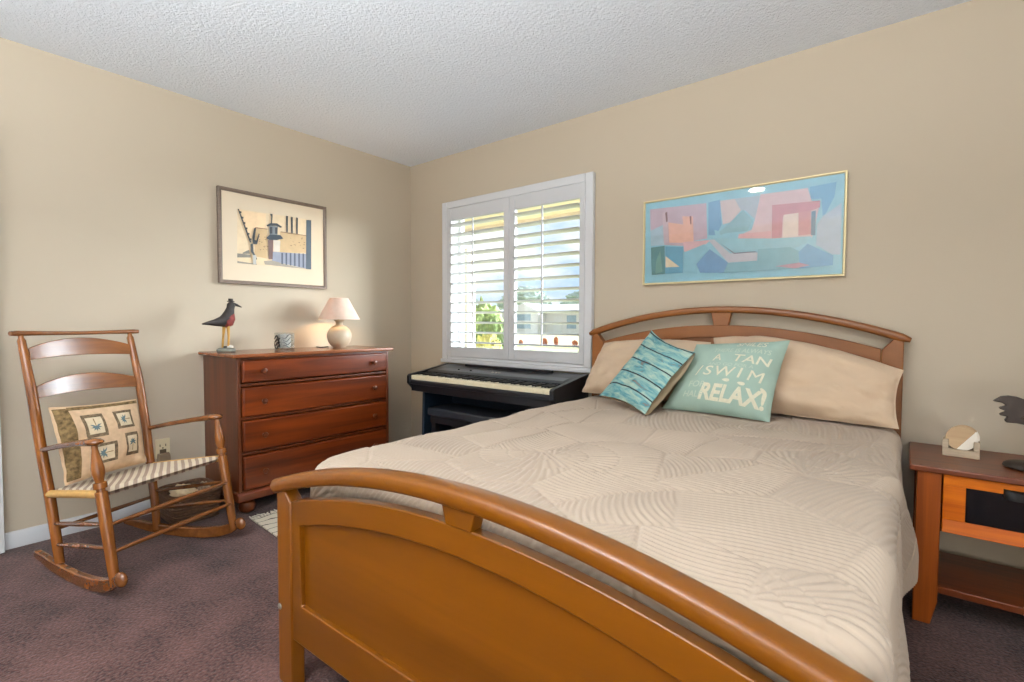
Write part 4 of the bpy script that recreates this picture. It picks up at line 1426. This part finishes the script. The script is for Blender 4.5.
NZ = 0.5885
ch = thing('coaster_holder', 'whitewashed wooden holder with U-shaped ends on the nightstand', 'coaster holder', (3.552, -0.205, NZ), R(-4))
plain('washed_wood', (176, 158, 134), rough=0.75, var=0.14, vscale=20, stretch=(1, 1, 8))
c_ = MB()
for y0 in (-0.028, 0.018):
    c_.box(-0.054, 0.054, y0, y0 + 0.010, 0.0, 0.030).box(-0.054, -0.036, y0, y0 + 0.010, 0.030, 0.066).box(0.036, 0.054, y0, y0 + 0.010, 0.030, 0.066)
c_.box(-0.054, -0.048, -0.018, 0.018, 0, 0.066).box(0.048, 0.054, -0.018, 0.018, 0, 0.066).box(-0.048, 0.048, -0.018, 0.018, 0, 0.008)
o = c_.build('holder_frame', 'washed_wood', ch, bevel=0.0015)
wood('coaster_wood', (172, 140, 104), (196, 168, 130), 'x', rough=0.7, coat=0)
plain('coaster_white', (236, 228, 214), rough=0.6, var=0.02)
for k, (yk, lab) in enumerate(((-0.0105, 'round wood and white coaster at the front of its holder'), (0.0005, 'round wooden coaster in the middle of its holder'), (0.0115, 'round wooden coaster at the back of its holder'))):
    mb = MB()
    n = 40
    r_ = 0.047
    # slanted white section on the lower right of each disc
    A = [(r_ * math.cos(2 * math.pi * i / n), r_ * math.sin(2 * math.pi * i / n)) for i in range(n)]
    lo = [i for i in range(n) if A[i][0] * 0.80 - A[i][1] * 0.60 > 0.012]
    st, en = None, None
    seq = sorted(lo, key=lambda i: ((i - 24) % n))
    wpoly = [A[i] for i in seq]
    rest = [(seq[-1] + i) % n for i in range(0, n - len(seq) + 2)]
    wood_poly = [A[i] for i in rest]
    mb.prism(wood_poly, 'y', -0.0045, 0.0045, 0)
    mb.prism(wpoly, 'y', -0.0045, 0.0045, 1)
    o = mb.build('coaster', ['coaster_wood', 'coaster_white'], loc=(3.552 + 0.002 * k + 0.003 * (yk > .01), -0.205 + yk, NZ + 0.0725 + 0.001 * k), bevel=0.0008)
    tag(o, lab, 'coaster', 'coasters in the holder')

sb = thing('bird_sculpture', 'dark metal bird sculpture with notched tail on an oval base', 'sculpture', (3.79, -0.275, NZ))
MB().lathe([(0.001, 0), (0.125, 0), (0.13, 0.004), (0.127, 0.013), (0.118, 0.018), (0.001, 0.019)], n=40, sy=0.62).build('base', 'bronze_metal', sb, angle=50)
out_ = [(3.629, 0.824), (3.65, 0.843), (3.67, 0.847), (3.691, 0.845), (3.709, 0.838), (3.75, 0.835), (3.80, 0.845), (3.84, 0.87), (3.865, 0.905), (3.885, 0.925), (3.905, 0.922), (3.95, 0.905), (3.908, 0.895),
        (3.90, 0.86), (3.88, 0.80), (3.84, 0.755), (3.79, 0.735), (3.74, 0.738), (3.712, 0.746), (3.693, 0.749), (3.666, 0.749), (3.661, 0.756), (3.668, 0.77), (3.647, 0.774), (3.649, 0.78), (3.664, 0.789), (3.645, 0.799), (3.649, 0.804), (3.664, 0.81), (3.653, 0.82)]
MB().prism([(a - 3.79, z - NZ) for a, z in out_], 'y', -0.012, 0.012).build('bird_body', 'bronze_metal', sb, bevel=0.005, seg=3)
MB().prism([(-0.03, 0.215), (0.04, 0.235), (0.06, 0.20), (0.0, 0.175), (-0.09, 0.18), (-0.06, 0.2)], 'y', -0.022, 0.022).build('wing', 'bronze_metal', sb, bevel=0.004)
for xx in (-0.0, 0.035):
    MB().tube([(xx, 0, 0.018), (xx, 0, 0.165)], 0.005, 10).build('leg', 'bronze_metal', sb)

# ------------------------------------------------------------------ rocking chair
rk = thing('rocking_chair', 'brown wooden ladder-back rocking chair with woven seat', 'rocking chair', (0.790, -2.056, 0), 0.37008)


def turned(name, prof, a0, a1, mat='rocker_wood', n=18):
    """prof: (t, radius) along the straight line a0-a1"""
    A, B_ = Vector(a0), Vector(a1)
    return MB().tube([A.lerp(B_, t) for t, _ in prof], [r for _, r in prof], n).build(name, mat, rk, angle=60)


for s in (-1, 1):
    bpath = [(-0.366, s * 0.213, 0.03), (-0.380, s * 0.216, 0.16), (-0.410, s * 0.220, 0.36), (-0.442, s * 0.226, 0.545), (-0.489, s * 0.228, 0.80), (-0.545, s * 0.228, 1.018), (-0.547, s * 0.228, 1.03), (-0.551, s * 0.228, 1.05)]
    MB().tube(bpath, [0.017, 0.019, 0.020, 0.020, 0.019, 0.015, 0.010, 0.009], 16).build('back_post', 'rocker_wood', rk, angle=60)
    p0, p1 = (0.070, s * 0.279, 0.06), (-0.030, s * 0.279, 0.622)
    turned('front_post', [(0, .017), (.12, .019), (.45, .0215), (.60, .0215), (.655, .021), (.66, .015), (.675, .015), (.68, .0225), (.70, .0235), (.72, .0225), (.725, .015), (.74, .016), (.78, .0215), (.82, .022), (.88, .017), (.95, .011), (1, .010)], p0, p1)
    # arm: slim rod at the back, flat round pad at the front
    ar = MB()
    ar.tube([(-0.445, s * 0.228, 0.545), (-0.30, s * 0.245, 0.578), (-0.15, s * 0.262, 0.606), (-0.06, s * 0.272, 0.620)], [0.010, 0.0115, 0.0125, 0.016], 14)
    ar.build('arm', 'rocker_wood_flat', rk, angle=60)
    MB().lathe([(0.001, -0.008), (0.022, -0.008), (0.030, 0.0), (0.030, 0.006), (0.022, 0.014), (0.001, 0.017)], (-0.033, s * 0.277, 0.622), 24, sx=1.25).build('arm_pad', 'rocker_wood_flat', rk, angle=50)
    # rocker runner, tapering in plan from the front to the back
    kn = [(-0.56, 0.045), (-0.50, 0.033), (-0.42, 0.016), (-0.32, 0.005), (-0.20, 0.0), (-0.10, 0.004), (-0.01, 0.017), (0.06, 0.040), (0.098, 0.060)]
    rings = []
    for i, (a, z) in enumerate(kn):
        hgt = (0.030, 0.038, 0.046, 0.050, 0.052, 0.053, 0.054, 0.052, 0.040)[i]
        if i == len(kn) - 1:
            z += 0.01
        yc = s * (0.214 + (0.282 - 0.214) * (a + 0.40) / 0.47)
        yw = 0.0125
        rings.append([(a, yc - yw, z + 0.001), (a, yc + yw, z + 0.001), (a, yc + yw, z + hgt), (a, yc - yw, z + hgt)])
    # smooth the curve between the knots
    fine = []
    for i in range(len(rings) - 1):
        for k in range(4):
            t = k / 4
            fine.append([tuple((1 - t) * p[j] + t * q[j] for j in range(3)) for p, q in zip(rings[i], rings[i + 1])])
    fine.append(rings[-1])
    MB().loft(fine).build('rocker', 'rocker_wood_flat', rk, bevel=0.005, seg=3, angle=50)
    MB().ball((0.108, s * 0.284, 0.092), 0.030, 0.019, 0.031, 18).build('rocker_scroll', 'rocker_wood_flat', rk)
    for (z0, z1) in ((0.225, 0.300), (0.135, 0.205)):
        MB().tube([(-0.392 - (z0 - .2) * .15, s * 0.217, z0), (-0.18, s * 0.247, (z0 + z1) / 2), (0.028 + (0.3 - z1) * .18, s * 0.279, z1)], [0.007, 0.0105, 0.007], 12).build('side_stretcher', 'rocker_wood_flat', rk)
MB().tube([(-0.543, -0.268, 1.050), (-0.546, -0.245, 1.0505), (-0.551, -0.13, 1.049), (-0.555, 0.0, 1.047), (-0.551, 0.13, 1.049), (-0.546, 0.245, 1.0505), (-0.543, 0.268, 1.050)],
          [0.010, 0.012, 0.0095, 0.009, 0.0095, 0.012, 0.010], 14).build('crest_rail', 'rocker_wood_flat', rk, angle=60)
for (a, z, hb_, ht, bow) in ((-0.526, 0.955, 0.0, 0.030, 0.045), (-0.487, 0.787, 0.0, 0.030, 0.045)):
    rings = []
    n = 24
    for i in range(n + 1):
        t = -1 + 2 * i / n
        y = 0.212 * t
        aa = a - 0.022 * (1 - t * t)
        top = z + ht + 0.040 * (1 - t * t)
        bot = z - 0.022 + 0.010 * (1 - t * t)
        lean = -0.16
        rings.append([(aa - 0.005 + lean * (bot - z) , y, bot), (aa + 0.005 + lean * (bot - z), y, bot), (aa + 0.004 + lean * (top - z), y, top), (aa - 0.004 + lean * (top - z), y, top)])
    MB().loft(rings).build('back_slat', 'rocker_wood_flat', rk, bevel=0.003, angle=50)
for (a, z) in ((0.040, 0.298), (0.058, 0.192)):
    MB().tube([(a, -0.276, z), (a, -0.1, z), (a, 0.1, z), (a, 0.276, z)], [0.007, 0.0105, 0.0105, 0.007], 12).build('front_stretcher', 'rocker_wood_flat', rk)
for z in (0.20,):
    MB().tube([(-0.388, -0.214, z), (-0.388, 0, z), (-0.388, 0.214, z)], [0.007, 0.010, 0.007], 12).build('back_stretcher', 'rocker_wood_flat', rk)
# woven tape seat: diagonal cream and taupe bands
m, nt, b = _mat('woven_tape')
tc = nt.nodes.new('ShaderNodeTexCoord')
mp = nt.nodes.new('ShaderNodeMapping')
mp.inputs['Rotation'].default_value = (0, 0, R(38))
nt.links.new(tc.outputs['Object'], mp.inputs['Vector'])
wv = nt.nodes.new('ShaderNodeTexWave')
wv.bands_direction = 'Y'
wv.inputs['Scale'].default_value = 11
wv.inputs['Distortion'].default_value = 0.3
nt.links.new(mp.outputs['Vector'], wv.inputs['Vector'])
cr = nt.nodes.new('ShaderNodeValToRGB')
cr.color_ramp.elements[0].position, cr.color_ramp.elements[0].color = 0.38, lin((172, 148, 128))
cr.color_ramp.elements[1].position, cr.color_ramp.elements[1].color = 0.55, lin((226, 212, 188))
nt.links.new(wv.outputs['Color'], cr.inputs['Fac'])
nt.links.new(cr.outputs['Color'], b.inputs['Base Color'])
b.inputs['Roughness'].default_value = 0.9
ck = nt.nodes.new('ShaderNodeTexChecker')
ck.inputs['Scale'].default_value = 60
nt.links.new(tc.outputs['Object'], ck.inputs['Vector'])
bp = nt.nodes.new('ShaderNodeBump')
bp.inputs['Strength'].default_value = 0.4
bp.inputs['Distance'].default_value = 0.003
nt.links.new(ck.outputs['Fac'], bp.inputs['Height'])
nt.links.new(bp.outputs['Normal'], b.inputs['Normal'])
plain('cane_gold', (208, 162, 92), rough=0.6, var=0.1, vscale=40)
st_ = MB()
n1, n2 = 26, 26
for topside in (1, -1):
    vs, fs = [], []
    for i in range(n1 + 1):
        u = i / n1
        for j in range(n2 + 1):
            v = -1 + 2 * j / n2
            a = -0.410 + 0.412 * u
            hw_ = 0.216 + (0.272 - 0.216) * u
            zc = 0.356 + (0.418 - 0.356) * u
            edge = min(u, 1 - u, (1 - abs(v)) / 2 * 1.2)
            th = 0.016 * math.sqrt(min(1, max(0, edge) / 0.035))
            sag = -0.008 * (1 - (2 * u - 1) ** 2) * (1 - v * v)
            vs.append((a, hw_ * v, zc + sag + topside * th))
    for i in range(n1):
        for j in range(n2):
            q = i * (n2 + 1) + j
            f_ = (q, q + n2 + 1, q + n2 + 2, q + 1)
            fs.append(f_ if topside > 0 else f_[::-1])
    st_.add(vs, fs)
weld(st_.build('woven_seat', 'woven_tape', rk, angle=180))
for s in (-1, 1):
    MB().tube([(-0.414, s * 0.221, 0.355), (-0.2, s * 0.250, 0.388), (-0.012, s * 0.274, 0.414)], 0.016, 14).build('seat_side_wrap', 'cane_gold', rk)

# cushion with palm trees on the rocking chair, placed in the chair's own frame and left top level
cth, sth = math.cos(0.37008), math.sin(0.37008)


def ch2w(a, b_, z):
    return (0.790 + a * cth - b_ * sth, -2.056 + a * sth + b_ * cth, z)


plain('cushion_tan', (200, 170, 138), rough=0.95, spec=0.1, var=0.10, vscale=45, bump=0.3, bscale=400)
plain('cushion_pattern', (112, 92, 62), rough=0.95, spec=0.1, var=0.55, vscale=60)
plain('palm_frame', (108, 92, 72), rough=0.95, spec=0.1, var=0.45, vscale=70)
plain('palm_field', (206, 188, 158), rough=0.95, spec=0.1, var=0.08, vscale=50)
plain('palm_blue', (96, 112, 114), rough=0.95, spec=0.1, var=0.1)
plain('palm_trunk', (120, 96, 66), rough=0.95, spec=0.1, var=0.1)
cu_ = Pillow(ch2w(-0.300, -0.224, 0.402), ch2w(-0.298, 0.118, 0.412), ch2w(-0.380, 0.138, 0.718), ch2w(-0.385, -0.228, 0.735), 0.065, 0.050, ku=0.03, kv=0.04, seed=31, wr=0.010)
mb = cu_.mesh(MB(), 36, 0, 1)
cu_.poly(mb, [(-0.97, -0.93), (-0.70, -0.93), (-0.70, 0.93), (-0.97, 0.93)], 1, 0.0009)
cu_.poly(mb, [(-0.70, 0.86), (0.95, 0.86), (0.95, 0.955), (-0.70, 0.955)], 1, 0.0009)


def palm(u, v, su, sv, rot):
    def P(x, y):
        c, s_ = math.cos(rot), math.sin(rot)
        return (u + su * (x * c - y * s_), v + sv * (x * s_ + y * c))
    cu_.poly(mb, [(u - su, v - sv), (u + su, v - sv), (u + su, v + sv), (u - su, v + sv)], 2, 0.0012)
    cu_.poly(mb, [(u - su * .72, v - sv * .72), (u + su * .72, v - sv * .72), (u + su * .72, v + sv * .72), (u - su * .72, v + sv * .72)], 3, 0.0017)
    cu_.poly(mb, [P(-.04, -.6), P(.05, -.6), P(.03, .1), P(-.03, .1)], 5, 0.0022)
    for k in range(7):
        a = R(-15 + 35 * k)
        d = (math.cos(a), math.sin(a))
        nn = (-d[1], d[0])
        c0 = (0, 0.08)
        pts = [c0, (c0[0] + .25 * d[0] + .09 * nn[0], c0[1] + .25 * d[1] + .09 * nn[1]), (c0[0] + .56 * d[0], c0[1] + .50 * d[1] - 0.06), (c0[0] + .25 * d[0] - .07 * nn[0], c0[1] + .25 * d[1] - .07 * nn[1])]
        cu_.poly(mb, [P(*p) for p in pts], 4, 0.0024)


palm(-0.30, 0.36, 0.235, 0.33, math.pi)
palm(0.43, 0.42, 0.25, 0.27, math.pi / 2)
palm(-0.18, -0.44, 0.28, 0.27, math.pi / 2)
palm(0.52, -0.34, 0.19, 0.33, 0)
o = mb.build('palm_cushion', ['cushion_tan', 'cushion_pattern', 'palm_frame', 'palm_field', 'palm_blue', 'palm_trunk'], angle=180)
tag(o, 'tan cushion with four palm tree squares on the rocking chair', 'cushion')

# ------------------------------------------------------------------ basket, rug, outlet
bk_ = thing('wicker_basket', 'low dark wicker basket on the floor behind the rocking chair', 'basket', (0.205, -1.785, 0))
plain('wicker', (96, 66, 44), rough=0.8, var=0.35, vscale=60)
wb_ = MB()
for k in range(9):
    z = 0.008 + k * 0.016
    g_ = 0.012 * k / 8
    pts = []
    for i in range(41):
        a = 2 * math.pi * i / 40
        ca, sa = math.cos(a), math.sin(a)
        x = (0.130 + g_) * math.copysign(abs(ca) ** 0.4, ca)
        y = (0.112 + g_) * math.copysign(abs(sa) ** 0.4, sa)
        pts.append((x, y, z + 0.002 * math.sin(i * math.pi / 2 + k * math.pi)))
    wb_.tube(pts, 0.0085, 8)
wb_.box(-0.125, 0.125, -0.107, 0.107, 0.002, 0.012)
wb_.build('basket_body', 'wicker', bk_, angle=60)
rim = MB()
pts = []
for i in range(41):
    a = 2 * math.pi * i / 40
    ca, sa = math.cos(a), math.sin(a)
    pts.append((0.143 * math.copysign(abs(ca) ** 0.4, ca), 0.125 * math.copysign(abs(sa) ** 0.4, sa), 0.152))
rim.tube(pts, 0.011, 8)
rim.build('rim', 'wicker', bk_, angle=60)
plain('basket_cloth', (226, 206, 170), rough=0.95, var=0.08, vscale=20)
cl_ = blobs([((0.01, -0.034, 0.0), 0.095, 0.066, 0.055)], 51, 3, 0.3, 4)
o = cl_.build('folded_cloth', 'basket_cloth', loc=(0.205, -1.785, 0.122), angle=180)
tag(o, 'crumpled cream cloth lying in the wicker basket', 'cloth')
plain('basket_cloth_dark', (150, 132, 112), rough=0.95, var=0.45, vscale=45)
o = blobs([((0.02, 0.074, 0.0), 0.07, 0.026, 0.05)], 57, 3, 0.25, 4).build('patterned_cloth', 'basket_cloth_dark', loc=(0.205, -1.785, 0.125), angle=180)
tag(o, 'patterned grey-brown cloth beside the cream cloth in the basket', 'cloth')

rg = thing('rug', 'small cream woven rug with black pattern and fringe beside the bed', 'rug', (0.515, -1.597, 0.001), R(-3))
m, nt, b = _mat('rug_weave')
tc = nt.nodes.new('ShaderNodeTexCoord')
wv = nt.nodes.new('ShaderNodeTexWave')
wv.wave_profile = 'TRI'
wv.inputs['Scale'].default_value = 5
wv.inputs['Distortion'].default_value = 3.0
wv.inputs['Detail Scale'].default_value = 2
nt.links.new(tc.outputs['Object'], wv.inputs['Vector'])
cr = nt.nodes.new('ShaderNodeValToRGB')
cr.color_ramp.interpolation = 'CONSTANT'
cr.color_ramp.elements[0].color = lin((70, 66, 64))
cr.color_ramp.elements[1].position, cr.color_ramp.elements[1].color = 0.09, lin((212, 202, 182))
nt.links.new(wv.outputs['Color'], cr.inputs['Fac'])
nt.links.new(cr.outputs['Color'], b.inputs['Base Color'])
b.inputs['Roughness'].default_value = 1.0
MB().box(0.05, 1.15, 0.0, 0.62, 0, 0.009).build('rug_weave', 'rug_weave', rg, bevel=0.002)
plain('rug_fringe', (222, 214, 196), rough=1.0, var=0.08)
fr = MB()
for i in range(34):
    y = 0.006 + i * 0.018
    fr.tube([(0.052, y, 0.005), (0.02, y + random.uniform(-.006, .006), 0.006), (-0.005 + random.uniform(-.012, .01), y + random.uniform(-.012, .012), 0.003)], [0.006, 0.005, 0.0025], 6)
fr.build('fringe', 'rug_fringe', rg)

ou = thing('wall_outlet', 'cream wall outlet low on the left wall behind the rocking chair', 'outlet', (0, -1.852, 0.365))
plain('outlet_cream', (226, 212, 178), rough=0.45, var=0.02)
plain('outlet_slot', (84, 66, 44), rough=0.6, var=0.05)
MB().box(0, 0.006, -0.036, 0.036, -0.056, 0.056).build('plate', 'outlet_cream', ou, bevel=0.002)
sl = MB()
for y in (-0.016, 0.012):
    sl.box(0.006, 0.0072, y, y + 0.004, 0.010, 0.024)
sl.box(0.006, 0.0072, -0.004, 0.003, -0.002, 0.005)
sl.build('slots', 'outlet_slot', ou)
MB().box(0.006, 0.008, -0.016, 0.016, -0.044, -0.006).build('receptacle', 'outlet_slot', ou)
ad = thing('plug_adapter', 'taupe plug-in adapter in the lower socket of the outlet', 'adapter', (0.0085, -1.852, 0.305))
plain('adapter_taupe', (142, 122, 98), rough=0.6, var=0.05)
MB().hexa([(0, -0.036, -0.05), (0.03, -0.034, -0.05), (0.03, 0.034, -0.05), (0, 0.036, -0.05), (0, -0.03, 0.034), (0.03, -0.026, 0.030), (0.03, 0.026, 0.030), (0, 0.03, 0.034)]).build('housing', 'adapter_taupe', ad, bevel=0.004)
